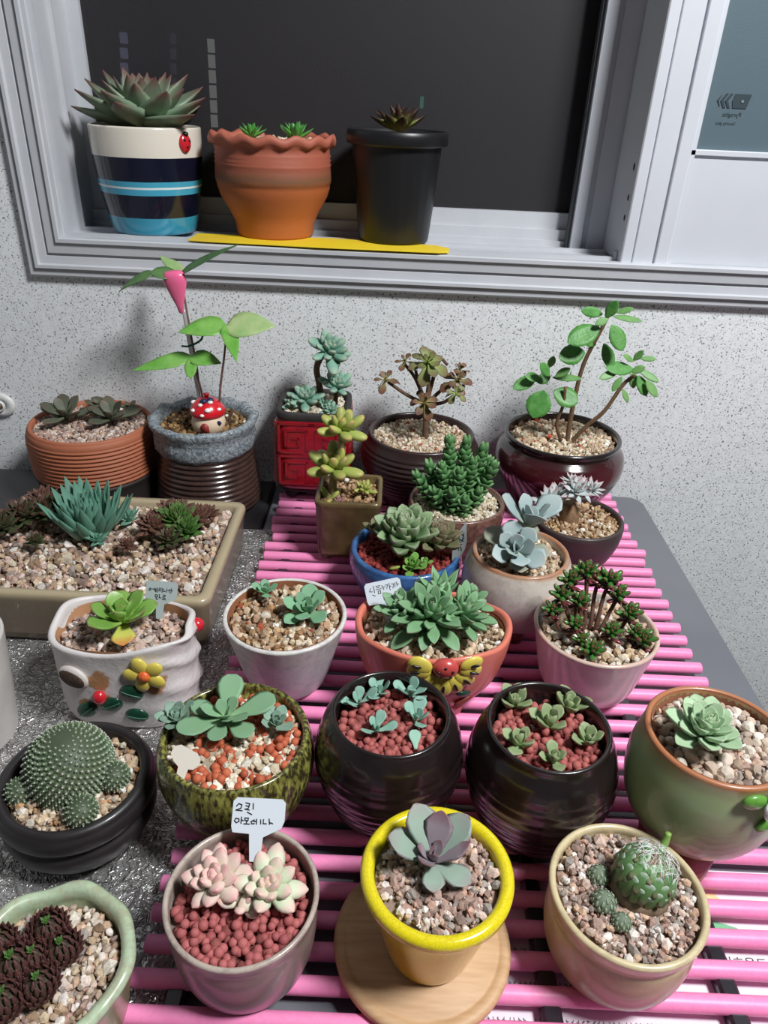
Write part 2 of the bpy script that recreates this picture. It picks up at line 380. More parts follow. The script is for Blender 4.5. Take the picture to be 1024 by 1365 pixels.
for k in range(6): mobj('lit_pane', *box(-.549 - .001 * k, -.533 - .001 * k, -.01, .01, 1.588 - .037 * k, 1.620 - .037 * k), LITW, out, False)
mobj('lit_pane', *box(.050, .060, -.01, .01, 1.475, 1.505), LITG, out, False)

# white plastic anchor on the wall, cut by the left edge
brk = empty('wall_anchor', (-.574, WY, .082), 'white oval plastic wall anchor with a brass screw at the left edge', 'wall anchor')
PLW = M('white_plastic', srgb(222, 222, 220), rough=.4); BRASS = M('dull_brass', srgb(150, 125, 105), rough=.4, metal=.6)
rotx = Matrix.Rotation(R(90), 4, 'X')
pl = lathe([(0, 0), (.021, 0), (.0215, .003), (.0195, .006), (.011, .007), (.0105, .0045), (0, .0045)], 32, 1, .86)
mobj('plate', *xf(pl, rotx), PLW, brk)
mobj('collar', *xf(lathe([(.0085, .004), (.0085, .010), (.0075, .011), (.0062, .010), (.0062, .005)], 24), rotx), PLW, brk)
mobj('screw', *xf(lathe([(0, .004), (.005, .004), (.005, .0095), (.0035, .011), (0, .0112)], 16), rotx), BRASS, brk)

# ------------------------------------------------------------------ table, foil, printed sheet
TABLE_Z = -.012
def rounded_rect(x0, x1, y0, y1, r, corners=(1, 1, 1, 1), n=7):
    P = []
    for k, (cx, cy, a0) in enumerate(((x1, y1, 0), (x0, y1, 90), (x0, y0, 180), (x1, y0, 270))):
        if corners[k]:
            ox, oy = cx + (-r if cx == x1 else r), cy + (-r if cy == y1 else r)
            P += [(ox + r * math.cos(R(a0 + 90 * i / n)), oy + r * math.sin(R(a0 + 90 * i / n))) for i in range(n + 1)]
        else: P.append((cx, cy))
    return P
def slab(poly, z0, z1, b=.002):
    n = len(poly); c = np.mean(poly, 0)
    inner = [(c[0] + (p[0] - c[0]) * (1 - b / max(1e-3, abs(p[0] - c[0]))) if abs(p[0] - c[0]) > b else p[0],
              c[1] + (p[1] - c[1]) * (1 - b / max(1e-3, abs(p[1] - c[1]))) if abs(p[1] - c[1]) > b else p[1]) for p in poly]
    v = [(p[0], p[1], z0) for p in poly] + [(p[0], p[1], z1 - b) for p in poly] + [(p[0], p[1], z1) for p in inner]
    f = [tuple(range(n))[::-1], tuple(range(2 * n, 3 * n))]
    for a in (0, n):
        f += [(a + i, a + (i + 1) % n, a + n + (i + 1) % n, a + n + i) for i in range(n)]
    return v, f
tb = empty('table', (0, .4, -.75), 'dark grey table with rounded corners standing against the speckled wall', 'table')
def tpart(name, part, m, smooth=False): return mobj(name, [(p[0], p[1] - .4, p[2] + .75) for p in part[0]], part[1], m, tb, smooth)
GREY = M('grey_tabletop', srgb(104, 106, 112), srgb(112, 114, 120), scale=6, rough=.34, coat=.15, bump=.02, bscale=700)
DARK = M('dark_tabletop', srgb(44, 42, 44), srgb(52, 50, 52), scale=8, rough=.4, coat=.1)
tpart('tabletop', slab(rounded_rect(-.163, .388, -.06, .982, .022, (1, 0, 0, 1)), TABLE_Z - .022, TABLE_Z, .003), GREY)
tpart('tabletop_leaf', slab(rounded_rect(-.95, -.166, -.06, .982, .022, (0, 1, 1, 0)), TABLE_Z - .022, TABLE_Z - .0005, .003), DARK)
for y in (0, .90): tpart('apron', box(-.9, .34, y, y + .02, TABLE_Z - .07, TABLE_Z - .022), DARK)
for x in (-.88, .33):
    for y in (.03, .89): tpart('leg', box(x - .018, x + .018, y - .018, y + .018, -.75, TABLE_Z - .022, .003), DARK)

def foil_material():
    m, nt, b = _nodes('crinkled_foil'); b.inputs['Metallic'].default_value = .78; b.inputs['Base Color'].default_value = srgb(204, 202, 200); b.inputs['Roughness'].default_value = .34
    tc = nt.nodes.new('ShaderNodeTexCoord'); nz = noise(nt, 60, 3); ad = nt.nodes.new('ShaderNodeVectorMath'); ad.operation = 'MULTIPLY_ADD'
    ad.inputs[1].default_value = (.03, .03, .0); nt.links.new(nz.outputs['Color'], ad.inputs[0]); nt.links.new(tc.outputs['Object'], ad.inputs[2])
    hs = []
    for sc in (78, 190):
        v = nt.nodes.new('ShaderNodeTexVoronoi'); v.feature = 'DISTANCE_TO_EDGE'; v.inputs['Scale'].default_value = sc; nt.links.new(ad.outputs[0], v.inputs['Vector'])
        r = ramp(nt, [(0, (1, 1, 1, 1)), (.09, (.25, .25, .25, 1)), (.4, (0, 0, 0, 1))]); nt.links.new(v.outputs['Distance'], r.inputs[0]); hs.append(r.outputs[0])
    ma = nt.nodes.new('ShaderNodeMath'); ma.operation = 'MULTIPLY_ADD'; ma.inputs[1].default_value = .45; nt.links.new(hs[1], ma.inputs[0]); nt.links.new(hs[0], ma.inputs[2])
    add_bump(nt, b, ma.outputs[0], 1.0, .0020)
    return m
rng = np.random.default_rng(5)
nx, ny = 150, 150
gx, gy = np.linspace(-.93, -.118, nx), np.linspace(-.03, .835, ny)
hgt = rng.random((ny, nx)) * .0008
fv = [(float(gx[i] + (rng.random() - .5) * .003), float(gy[j] + (rng.random() - .5) * .003), float(TABLE_Z + .0004 + hgt[j, i])) for j in range(ny) for i in range(nx)]
ff = [(j * nx + i, j * nx + i + 1, (j + 1) * nx + i + 1, (j + 1) * nx + i) for j in range(ny - 1) for i in range(nx - 1)]
foil = mobj('foil_sheet', fv, ff, foil_material(), None, True)
tag(foil, 'crinkled silver foil insulation sheet covering the left side of the table', 'foil')

sheet = empty('printed_sheet', (.20, .22, TABLE_Z), 'white printed paper lying under the pink rack at the lower right', 'paper')
PAPER = M('white_paper', srgb(226, 216, 226), srgb(232, 224, 232), rough=.7)
mobj('paper', *slab([(-.155, -.16), (.165, -.16), (.165, .140), (-.155, .140)], 0, .0008, .0002), PAPER, sheet, False)
def flat(poly, z=.0009): return [(p[0] - .2, p[1] - .22, z) for p in poly], [tuple(range(len(poly)))]
mobj('yellow_print', *flat([(.205, .345), (.248, .342), (.248, .326), (.205, .327)]), M('print_yellow', srgb(245, 200, 20), rough=.6), sheet, False)
mobj('beige_print', *flat([(.2482, .3418), (.262, .3405), (.268, .325), (.2482, .326)]), M('print_beige', srgb(240, 205, 150), rough=.6), sheet, False)
mobj('green_print', *flat([(.238, .3185), (.252, .320), (.268, .315), (.276, .306), (.236, .303)]), M('print_green', srgb(120, 185, 140), rough=.6), sheet, False)
mobj('red_print', *flat([(.222, .319), (.236, .317), (.238, .304), (.222, .303)]), M('print_red', srgb(200, 70, 30), rough=.6), sheet, False)
def flat_text(body, size, x, y):
    v, f = text_mesh(body, size); return [(x + p[0] - .2, y + p[1] - .22, .001) for p in v], f
ptx = [flat_text('비효율드', .0088, .2640, .2868), flat_text('4', .012, .106, .2840)]
for y, xa, xb in ((.292, .07, .20), (.270, .06, .19), (.2475, .05, .235), (.226, .05, .235), (.205, .05, .235)):
    L = []; x = xa; random.seed(int(y * 1000))
    while x < xb:
        if random.random() > .15:
            L += [[(x, y + random.uniform(-.001, .001)), (x + .0018, y + random.uniform(-.001, .001))], [(x + random.uniform(0, .002), y - .0012), (x + random.uniform(0, .002), y + .0013)]]
        x += .0034
    s = strokes(L, .0005, 0, .0002); ptx.append(([(p[0] - .2, p[2] - .22, .0009 + p[1]) for p in s[0]], s[1]))
for k, p_ in enumerate(ptx):
    o = mobj('lettering', *p_, BLACK_INK if k < 2 else M('grey_ink', srgb(120, 114, 122), rough=.7), sheet, False); o['kind'] = 'stuff'

# ------------------------------------------------------------------ pink roll-up rack
rack = empty('roll_up_rack', (.0925, .54, TABLE_Z), 'pink roll-up rack of parallel round rods under the pots', 'rack')
def pink_mat():
    m, nt, b = _nodes('pink_silicone'); b.inputs['Roughness'].default_value = .42
    n = noise(nt, 300, 2); r = ramp(nt, [(.3, srgb(242, 138, 188)), (.7, srgb(246, 148, 194))]); nt.links.new(n.outputs['Fac'], r.inputs[0]); nt.links.new(r.outputs[0], b.inputs['Base Color'])
    return m
PINK = pink_mat()
half = (.333 + .148) / 2
prof = [(0, -half), (.0048, -half), (.0058, -half + .0008), (.006, -half + .002), (.006, half - .002), (.0058, half - .0008), (.0048, half), (0, half)]
rod_me = to_mesh('rod', *xf(lathe(prof, 20), Matrix.Rotation(R(90), 4, 'Y')), PINK)
rods = [.539 + .0217 * k for k in range(-18, 20)]
for k, y in enumerate(rods):
    inst('rod', rod_me, rack, (.006 if abs(y - .793) < .012 else (.0015 * math.sin(k * 2.3)), y - .54, .012))
RUB = M('black_rubber', srgb(34, 28, 36), rough=.3, coat=.3)
for x in (-.119, .001, .121, .241):
    parts = []
    for a, b_ in zip(rods, rods[1:]):
        parts.append(box(x - .0065, x + .0065, a + .0035, b_ - .0035, .003, .0125, .002))
    parts.append(box(x - .006, x + .006, rods[0], rods[-1], .0008, .0055, .001))
    p = join(*parts)
    mobj('hinge_strip', [(v[0] - .0925, v[1] - .54, v[2]) for v in p[0]], p[1], RUB, rack, False)

# ------------------------------------------------------------------ gravel, clay balls
PAL_TAN = [srgb(205, 185, 155), srgb(190, 165, 135), srgb(222, 208, 184), srgb(172, 145, 118), srgb(200, 172, 150), srgb(232, 222, 206), srgb(150, 125, 102), srgb(214, 190, 160)]
PAL_PINK = [srgb(205, 180, 165), srgb(186, 158, 146), srgb(222, 204, 192), srgb(170, 142, 130), srgb(198, 160, 142), srgb(232, 222, 214), srgb(150, 128, 118), srgb(210, 178, 150), srgb(160, 150, 142)]
PAL_PALE = [srgb(226, 216, 192), srgb(212, 198, 170), srgb(236, 230, 214), srgb(196, 178, 150), srgb(216, 204, 182)]
PAL_BROWN = [srgb(178, 145, 105), srgb(158, 122, 85), srgb(198, 168, 128), srgb(140, 105, 74), srgb(186, 150, 120), srgb(120, 90, 65)]
PAL_DARKBR = [srgb(120, 90, 55), srgb(90, 66, 42), srgb(150, 118, 76), srgb(70, 52, 36), srgb(168, 140, 100)]
PAL_ROSE = [srgb(150, 84, 80), srgb(138, 74, 70), srgb(160, 92, 86)]
PAL_CLAY = [srgb(150, 62, 56), srgb(134, 52, 48), srgb(165, 74, 66), srgb(140, 58, 52)]
t_ = (1 + 5 ** .5) / 2
ICO_V = np.array([(-1, t_, 0), (1, t_, 0), (-1, -t_, 0), (1, -t_, 0), (0, -1, t_), (0, 1, t_), (0, -1, -t_), (0, 1, -t_), (t_, 0, -1), (t_, 0, 1), (-t_, 0, -1), (-t_, 0, 1)]) / math.sqrt(1 + t_ * t_)
ICO_F = np.array([(0, 11, 5), (0, 5, 1), (0, 1, 7), (0, 7, 10), (0, 10, 11), (1, 5, 9), (5, 11, 4), (11, 10, 2), (10, 7, 6), (7, 1, 8), (3, 9, 4), (3, 4, 2), (3, 2, 6), (3, 6, 8), (3, 8, 9), (4, 9, 5), (2, 4, 11), (6, 2, 10), (8, 6, 7), (9, 8, 1)])
def rand_rot(n, rg):
    q = rg.normal(size=(n, 4)); q /= np.linalg.norm(q, axis=1)[:, None]; w, x, y, z = q.T
    return np.stack([np.stack([1 - 2 * (y * y + z * z), 2 * (x * y - z * w), 2 * (x * z + y * w)], 1), np.stack([2 * (x * y + z * w), 1 - 2 * (x * x + z * z), 2 * (y * z - x * w)], 1),
                     np.stack([2 * (x * z - y * w), 2 * (y * z + x * w), 1 - 2 * (x * x + y * y)], 1)], 1)
def area_points(n, rx, ry, rg, power=2, rect=False):
    P = rg.uniform(-1, 1, (n * 3, 2))
    if not rect: P = P[(np.abs(P[:, 0]) ** power + np.abs(P[:, 1]) ** power) < 1]
    return P[:n] * (rx, ry)
def gravel(thing, z, rx, ry, size, pal, seed=0, name='gravel', power=2, rect=False, dome=.15, extra=None, bed=True, fill=1.0, white=.012, loc=(0, 0), roundish=False):
    """loose stones: one part, nobody could count them. z, loc are in the thing's own frame"""
    rg = np.random.default_rng(seed + 11)
    A = (4 if rect else PI) * rx * ry
    n = int(min(2600, 2.1 * fill * A / (size * size * .8)))
    P = area_points(n, rx - size * .4, ry - size * .4, rg, power, rect); n = len(P)
    d = 1 - np.maximum(np.abs(P[:, 0]) / rx, np.abs(P[:, 1]) / ry) ** 2
    S = size * .5 * np.clip(rg.lognormal(0, .3, n), .5, 1.9)
    Zs = z + rg.uniform(-.35, .55, n) * size + dome * d * size * 2
    V = np.repeat(ICO_V[None], n, 0) * (1 if roundish else rg.uniform(.72, 1.2, (n, 12, 1))) * (rg.uniform(.62, 1.25, (n, 1, 3)) if not roundish else rg.uniform(.9, 1.08, (n, 1, 3)))
    V = np.einsum('nij,nkj->nki', rand_rot(n, rg), V) * S[:, None, None]
    V += np.stack([P[:, 0] + loc[0], P[:, 1] + loc[1], Zs], 1)[:, None, :]
    Fc = (ICO_F[None] + (np.arange(n) * 12)[:, None, None]).reshape(-1, 3)
    pal = np.array(pal); C = pal[rg.integers(0, len(pal), n)].copy(); C[:, :3] *= rg.uniform(.8, 1.15, (n, 1))
    w = rg.random(n) < white; C[w, :3] = np.array(srgb(240, 238, 232))[:3]
    if extra is not None:
        e = rg.random(n) < extra[1]; C[e] = extra[0]
    verts = [V.reshape(-1, 3)]; cols = [np.repeat(C, 12, 0)]; faces = Fc.tolist(); nv = n * 12
    if bed:
        b = lathe([(rx * .99, z - size * .5), (rx * .6, z - size * .15 + dome * size), (0, z - size * .1 + dome * size * 1.6)], 40, 1, ry / rx, power)
        if rect: b = ([(-rx, -ry, z - size * .3), (rx, -ry, z - size * .3), (rx, ry, z - size * .3), (-rx, ry, z - size * .3)], [(0, 1, 2, 3)])
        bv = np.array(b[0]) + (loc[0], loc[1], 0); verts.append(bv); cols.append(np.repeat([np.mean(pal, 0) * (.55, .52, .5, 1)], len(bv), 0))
        faces += [tuple(i + nv for i in q) for q in b[1]]
    V = np.concatenate(verts); C = np.concatenate(cols)
    o = bpy.data.objects.new(name, to_mesh(name, V.tolist(), faces, TINT, bool(roundish), C)); link(o, thing); o['kind'] = 'stuff'
    return o
def ico2():
    V = [tuple(p) for p in ICO_V]; Fc = []; cache = {}
    def mid(a, b):
        k = (min(a, b), max(a, b))
        if k not in cache:
            p = Vector(V[a]) + Vector(V[b]); p.normalize(); cache[k] = len(V); V.append(tuple(p))
        return cache[k]
    for a, b, c in ICO_F.tolist():
        x, y, z = mid(a, b), mid(b, c), mid(c, a); Fc += [(a, x, z), (x, b, y), (z, y, c), (x, y, z)]
    return V, Fc
BALL_ME = {}
def clay_balls(thing, z, rx, ry, d, m, seed=0, keep=None, skip=None, loc=(0, 0)):
    """round clay pellets, every pellet a part"""
    if m.name not in BALL_ME: BALL_ME[m.name] = to_mesh('clay_ball', *ico2(), m)
    rg = random.Random(seed); pts = []; k = 0
    for layer, zz in ((0, 0), (1, .55 * d)):
        j = 0; y = -ry
        while y < ry:
            x = -rx + (d * .5 if (j + layer) % 2 else 0)
            while x < rx:
                px, py = x + rg.uniform(-.28, .28) * d, y + rg.uniform(-.28, .28) * d
                if (px / (rx - d * .4)) ** 2 + (py / (ry - d * .4)) ** 2 < 1 and (layer == 0 or rg.random() < .42) and (skip is None or not skip(px, py)):
                    pts.append((px, py, z + zz + rg.uniform(-.25, .2) * d))
                x += d * .98
            y += d * .86; j += 1
    for p in pts[:300]:
        s = d * .5 * rg.uniform(.86, 1.14); inst('clay_ball', BALL_ME[m.name], thing, (p[0] + loc[0], p[1] + loc[1], p[2]), (rg.random() * 6, rg.random() * 6, 0), (s, s * rg.uniform(.92, 1.05), s))
PEB = None
def pebbles(thing, z, rx, ry, size, m, seed=0, n=70, loc=(0, 0), skip=None, rmin=.7, rmax=1.5):
    """bigger stones that can be told apart: every stone a part"""
    global PEB
    if PEB is None:
        PEB = []
        for k in range(7):
            rg = np.random.default_rng(k); V, Fc = ico2(); V = np.array(V)
            pl = rg.normal(size=(9, 3)); pl /= np.linalg.norm(pl, axis=1)[:, None]
            for q, dd in zip(pl, rg.uniform(.62, .85, 9)):
                e = V @ q; V = V - np.outer(np.maximum(e - dd, 0), q)
            PEB.append((V * rg.uniform(.8, 1.2, 3)).tolist()); PEB[k] = (PEB[k], Fc)
        PEB = [(v, f) for v, f in PEB]
    key = m.name
    if key not in BALL_ME: BALL_ME[key] = [to_mesh('pebble', v, f, m, False) for v, f in PEB]
    rg = random.Random(seed); placed = []
    tries = 0
    while len(placed) < n and tries < n * 60:
        tries += 1
        x, y = rg.uniform(-rx, rx), rg.uniform(-ry, ry); s = size * .5 * rg.uniform(rmin, rmax)
        if (x / (rx - s)) ** 2 + (y / (ry - s)) ** 2 > 1: continue
        if skip and skip(x, y): continue
        if any((x - a) ** 2 + (y - b) ** 2 < (.78 * (s + c)) ** 2 for a, b, c in placed): continue
        placed.append((x, y, s))
        inst('pebble', rg.choice(BALL_ME[key]), thing, (x + loc[0], y + loc[1], z + rg.uniform(-.1, .25) * s), (rg.random() * 6, rg.random() * 6, rg.random() * 6), s)

# ------------------------------------------------------------------ leaves and rosettes
def leaf_part(ws, ts, cup=.0, curl=.0, nu=9, nv=8, keel=0.0):
    """unit leaf along +x, upper side +z; ws, ts: (u, half width / half thickness)"""
    us = np.concatenate([np.linspace(0, .9, nu - 2), [.96, .99]]); v, f = [], []
    wu, wv = zip(*ws); tu, tv = zip(*ts)
    def sm(u, a, b):
        P = [float(np.interp(np.clip(u + d, 0, 1), a, b)) for d in (-.05, 0, .05)]; return (P[0] + 2 * P[1] + P[2]) / 4
    for u in us:
        w, t = sm(u, wu, wv), sm(u, tu, tv)
        for k in range(nv):
            a = 2 * PI * k / nv; y = w * math.cos(a); z = t * math.sin(a) * (1 if math.sin(a) < 0 else .75) + cup * w * math.cos(a) ** 2 + curl * u * u - (keel * t if k == nv * 3 // 4 else 0)
            v.append((u, y, z))
    v.append((1.0, 0, curl))
    for i in range(len(us) - 1):
        for k in range(nv):
            j = (k + 1) % nv; f.append((i * nv + k, i * nv + j, (i + 1) * nv + j, (i + 1) * nv + k))
    b = (len(us) - 1) * nv
    f += [(b + k, b + (k + 1) % nv, len(v) - 1) for k in range(nv)]; f.append(tuple(range(nv))[::-1])
    return v, f
LP = dict(
    spoon=leaf_part([(0, .12), (.3, .17), (.65, .28), (.82, .25), (.93, .12), (1, 0)], [(0, .07), (.5, .085), (.85, .06), (1, .01)], cup=.32, curl=.16),
    wide=leaf_part([(0, .10), (.25, .17), (.6, .33), (.8, .33), (.93, .17), (1, 0)], [(0, .05), (.5, .06), (.85, .04), (1, .01)], cup=.22, curl=.10),
    pointed=leaf_part([(0, .14), (.35, .19), (.6, .17), (.85, .08), (1, 0)], [(0, .07), (.5, .07), (.85, .035), (1, .005)], cup=.30, curl=.12, keel=.4),
    lance=leaf_part([(0, .10), (.3, .115), (.6, .09), (.85, .045), (1, 0)], [(0, .05), (.5, .05), (.85, .025), (1, .004)], cup=.25, curl=.10, keel=.4),
    plump=leaf_part([(0, .09), (.3, .17), (.65, .21), (.88, .14), (1, .0)], [(0, .08), (.35, .15), (.68, .17), (.9, .10), (1, .0)], cup=.02, curl=.08),
    bean=leaf_part([(0, .10), (.3, .19), (.65, .22), (.9, .16), (1, .06)], [(0, .09), (.35, .17), (.68, .19), (.9, .14), (1, .05)], cup=0, curl=.1),
    round=leaf_part([(0, .07), (.3, .15), (.6, .30), (.8, .33), (.94, .22), (1, .05)], [(0, .04), (.5, .05), (.9, .04), (1, .01)], cup=.18, curl=.12),
    thin=leaf_part([(0, .05), (.3, .12), (.6, .28), (.8, .30), (.93, .18), (1, 0)], [(0, .03), (.5, .025), (1, .008)], cup=.12, curl=-.12),
    tri=leaf_part([(0, .24), (.3, .29), (.6, .22), (.85, .10), (1, 0)], [(0, .11), (.5, .12), (.85, .06), (1, .01)], cup=.12, curl=.05, keel=.5),
)
LEAF_ME = {}
def leaf_mesh(kind, m):
    if (kind, m.name) not in LEAF_ME: LEAF_ME[kind, m.name] = to_mesh('leaf', *LP[kind], m)
    return LEAF_ME[kind, m.name]
GOLD = R(137.508)
OFF = Vector((0, 0, 0))                                             # shift of a plant together with its pot
def rosette(thing, loc, rad, n, kind, m, el=(82, 14), lmin=.35, p=1.0, q=.8, tilt=(0, 0), w=1.0, th=1.0, joined=False, seed=0, core=None, name='rosette', phi0=0, jit=.12, step=GOLD, flatten=1.0, rise=.0, base=.08):
    """world loc of the rosette's heart; leaves are sub-parts of the rosette (or one mesh when tiny)"""
    rg = random.Random(seed * 7 + n); loc = Vector(loc) + OFF - thing.location
    rot = Euler((R(tilt[0]), R(tilt[1]), 0)); items = []
    for i in range(n):
        t = i / max(1, n - 1)
        e = el[0] + (el[1] - el[0]) * t ** p + rg.uniform(-1, 1) * 40 * jit
        L = rad * (lmin + (1 - lmin) * t ** q) * (1 + rg.uniform(-1, 1) * jit)
        ph = phi0 + i * step + rg.uniform(-1, 1) * jit * 1.2
        b = rad * base * t
        items.append(((b * math.cos(ph), b * math.sin(ph), rise * rad * (1 - t)), (rg.uniform(-.15, .15), -R(e), ph), (L, L * w, L * th)))
    cv, cf = lathe([(0, -.16 * rad), (.09 * rad, -.14 * rad), (.11 * rad, 0), (.06 * rad, rise * rad + .05 * rad), (0, rise * rad + .08 * rad)], 10)
    if joined:
        parts = [(cv, cf)] if core else []
        allc = []
        lv, lf = LP[kind]; A = np.array(lv); V = []; Fc = []
        for l, r, s in items:
            Mx = np.array(Matrix.LocRotScale(Vector(l), Euler(r), Vector(s))); W = (np.c_[A, np.ones(len(A))] @ Mx.T)[:, :3]
            Fc += [tuple(i + len(V) for i in qd) for qd in lf]; V += W.tolist()
            c = rg.uniform(.8, 1.15); allc += [(c, float(a[0]), 0, 1) for a in A]
        o = bpy.data.objects.new(name, to_mesh(name, V, Fc, m, True, allc)); link(o, thing); o.location = loc; o.rotation_euler = rot
        return o
    o = mobj(name, cv, cf, core or m, thing); o.location = loc; o.rotation_euler = rot
    for l, r, s in items: inst('leaf', leaf_mesh(kind, m), o, l, r, s)
    return o
def Mros(name, stops, rough=.5):
    """for rosettes that are one mesh: leaf length position is stored in the tint attribute"""
    m, nt, b = _nodes(name); b.inputs['Roughness'].default_value = rough; b.inputs['Specular IOR Level'].default_value = .35
    a = nt.nodes.new('ShaderNodeVertexColor'); a.layer_name = 'tint'; sp = nt.nodes.new('ShaderNodeSeparateColor'); nt.links.new(a.outputs[0], sp.inputs[0])
    r = ramp(nt, stops); nt.links.new(sp.outputs[1], r.inputs[0]); hs = nt.nodes.new('ShaderNodeHueSaturation'); nt.links.new(r.outputs[0], hs.inputs['Color']); nt.links.new(sp.outputs[0], hs.inputs['Value'])
    nt.links.new(hs.outputs[0], b.inputs['Base Color']); return m
def ball_rosette(thing, loc, rad, hgt, n, kind, m, tilt=(0, 0), seed=0, lf=.75, w=1.2, out=18, joined=False, name='rosette', core=None, tmax=105):
    """closed globe of overlapping leaves pointing up towards its crown"""
    rg = random.Random(seed); loc = Vector(loc) + OFF - thing.location; items = []
    for i in range(n):
        t = (i + .5) / n; th = R(8 + (tmax - 8) * t ** .62); ph = i * GOLD
        x, y, z = rad * .86 * math.sin(th) * math.cos(ph), rad * .86 * math.sin(th) * math.sin(ph), hgt * .86 * math.cos(th)
        # tangent towards the crown, opened outwards a little
        d_in = Vector((-math.cos(th) * math.cos(ph), -math.cos(th) * math.sin(ph), math.sin(th)))
        nrm = Vector((math.sin(th) * math.cos(ph), math.sin(th) * math.sin(ph), math.cos(th)))
        d = (d_in * math.cos(R(out)) + nrm * math.sin(R(out))).normalized(); side = Vector((-math.sin(ph), math.cos(ph), 0)); upv = d.cross(side).normalized() * 1.0
        if upv.dot(nrm) > 0: side = -side; upv = d.cross(side).normalized()
        L = rad * lf * (.45 + .55 * t ** .5) * rg.uniform(.92, 1.08)
        base = Vector((x, y, z)) - d * L * .55
        Mx = Matrix((d, side, upv)).transposed().to_4x4(); Mx = Matrix.Translation(base) @ Mx @ Matrix.Diagonal((L, L * w, L, 1))
        items.append(Mx)
    rot = Euler((R(tilt[0]), R(tilt[1]), 0))
    cb = ball(rad * .86, rad * .86, hgt * .86, (0, 0, 0), 16, 10)
    if joined:
        lv, lff = LP[kind]; A = np.array(lv); ck = .74 if out > 25 else .97; V = [(p[0] * ck, p[1] * ck, p[2] * ck) for p in cb[0]]; Fc = list(cb[1]); C = [(.7, .2, 0, 1)] * len(V)
        for Mx in items:
            W = (np.c_[A, np.ones(len(A))] @ np.array(Mx).T)[:, :3]; Fc += [tuple(i + len(V) for i in qd) for qd in lff]; V += W.tolist(); c = rg.uniform(.8, 1.15); C += [(c, float(a[0]), 0, 1) for a in A]
        o = bpy.data.objects.new(name, to_mesh(name, V, Fc, m, True, C)); link(o, thing); o.location = loc; o.rotation_euler = rot; return o
    o = mobj(name, *cb, core or m, thing); o.location = loc; o.rotation_euler = rot
    for Mx in items:
        l = bpy.data.objects.new('leaf', leaf_mesh(kind, m)); link(l, o); l.matrix_local = Mx
    return o
def stem(thing, pts, rad, m, name='stem', seg=8):
    b = thing.location - OFF; v, f = tube([(p[0] - b.x, p[1] - b.y, p[2] - b.z) for p in pts], rad, seg)
    return mobj(name, v, f, m, thing)
def blade(p0, p1, w, up=(0, -.4, 1), curl=0, fold=.12, shape='oval', n=10, th=.0007, wave=0):
    """thin leaf blade from p0 to p1, half width w"""
    p0, p1 = Vector(p0), Vector(p1); d = p1 - p0; L = d.length; d.normalize(); up = Vector(up); s = d.cross(up).normalized(); nn = s.cross(d).normalized()
    prof = dict(oval=[(0, .12), (.12, .5), (.35, .93), (.55, 1), (.78, .8), (.93, .42), (1, .06)], arrow=[(0, .3), (.1, .8), (.25, 1), (.5, .85), (.75, .48), (.92, .16), (1, .01)], spade=[(0, .15), (.1, .75), (.3, 1), (.6, .8), (.85, .35), (1, .01)])[shape]
    v, f = [], []; us = np.linspace(0, 1, n)
    for lay in (1, -1):
        for u in us:
            ww = w * float(np.interp(u, [a for a, _ in prof], [b for _, b in prof]))
            for k in (-1, -.55, 0, .55, 1):
                wob = 1 + (wave * math.sin(u * 40) if abs(k) == 1 else 0)
                q = p0 + d * (L * u) + s * (ww * k * wob) + nn * (fold * abs(k) * ww + curl * L * u * u + lay * th * (1 - .7 * abs(k)) + (0 if k else -.10 * fold * ww))
                v.append(tuple(q))
    m_ = n * 5
    for i in range(n - 1):
        for k in range(4):
            a = i * 5 + k; f.append((a, a + 1, a + 6, a + 5)); f.append((m_ + a, m_ + a + 5, m_ + a + 6, m_ + a + 1))
    for i in range(n - 1):
        f.append((i * 5, i * 5 + 5, m_ + i * 5 + 5, m_ + i * 5)); f.append((i * 5 + 4, m_ + i * 5 + 4, m_ + i * 5 + 9, i * 5 + 9))
    f.append((0, m_, m_ + 1, 1)); f.append((n * 5 - 1, 2 * m_ - 1, 2 * m_ - 2, n * 5 - 2))
    return v, f
def blade_obj(thing, parts, m, name='leaf', parent=None):
    p = join(*parts); b = thing.location - OFF
    o = mobj(name, [(q[0] - b.x, q[1] - b.y, q[2] - b.z) for q in p[0]], p[1], m, parent or thing)
    return o
def pot_obj(thing, prof, m, name='pot', **kw):
    o = mobj(name, *lathe(prof, **kw), m, thing); return o
def part_at(thing, name, part, m, loc, rot=(0, 0, 0), parent=None, smooth=True):
    o = mobj(name, part[0], part[1], m, parent or thing, smooth); o.location = Vector(loc) + OFF - thing.location; o.rotation_euler = rot
    return o
def plant_tag(name, loc, label, poly, lines, ink_w, rot, m, s=1.0, th=.0009):
    t = empty(name, loc, label, 'plant tag', 'plant tags'); t.rotation_euler = rot
    mobj('plate', *extrude2d([(a * s, b * s) for a, b in poly], -th / 2, th / 2), m, t, False)
    if lines:
        o = mobj('handwriting', *strokes(lines, ink_w, -th / 2 - .0002, -th / 2 + .0001, s), BLACK_INK, t, False); o['kind'] = 'stuff'
    return t

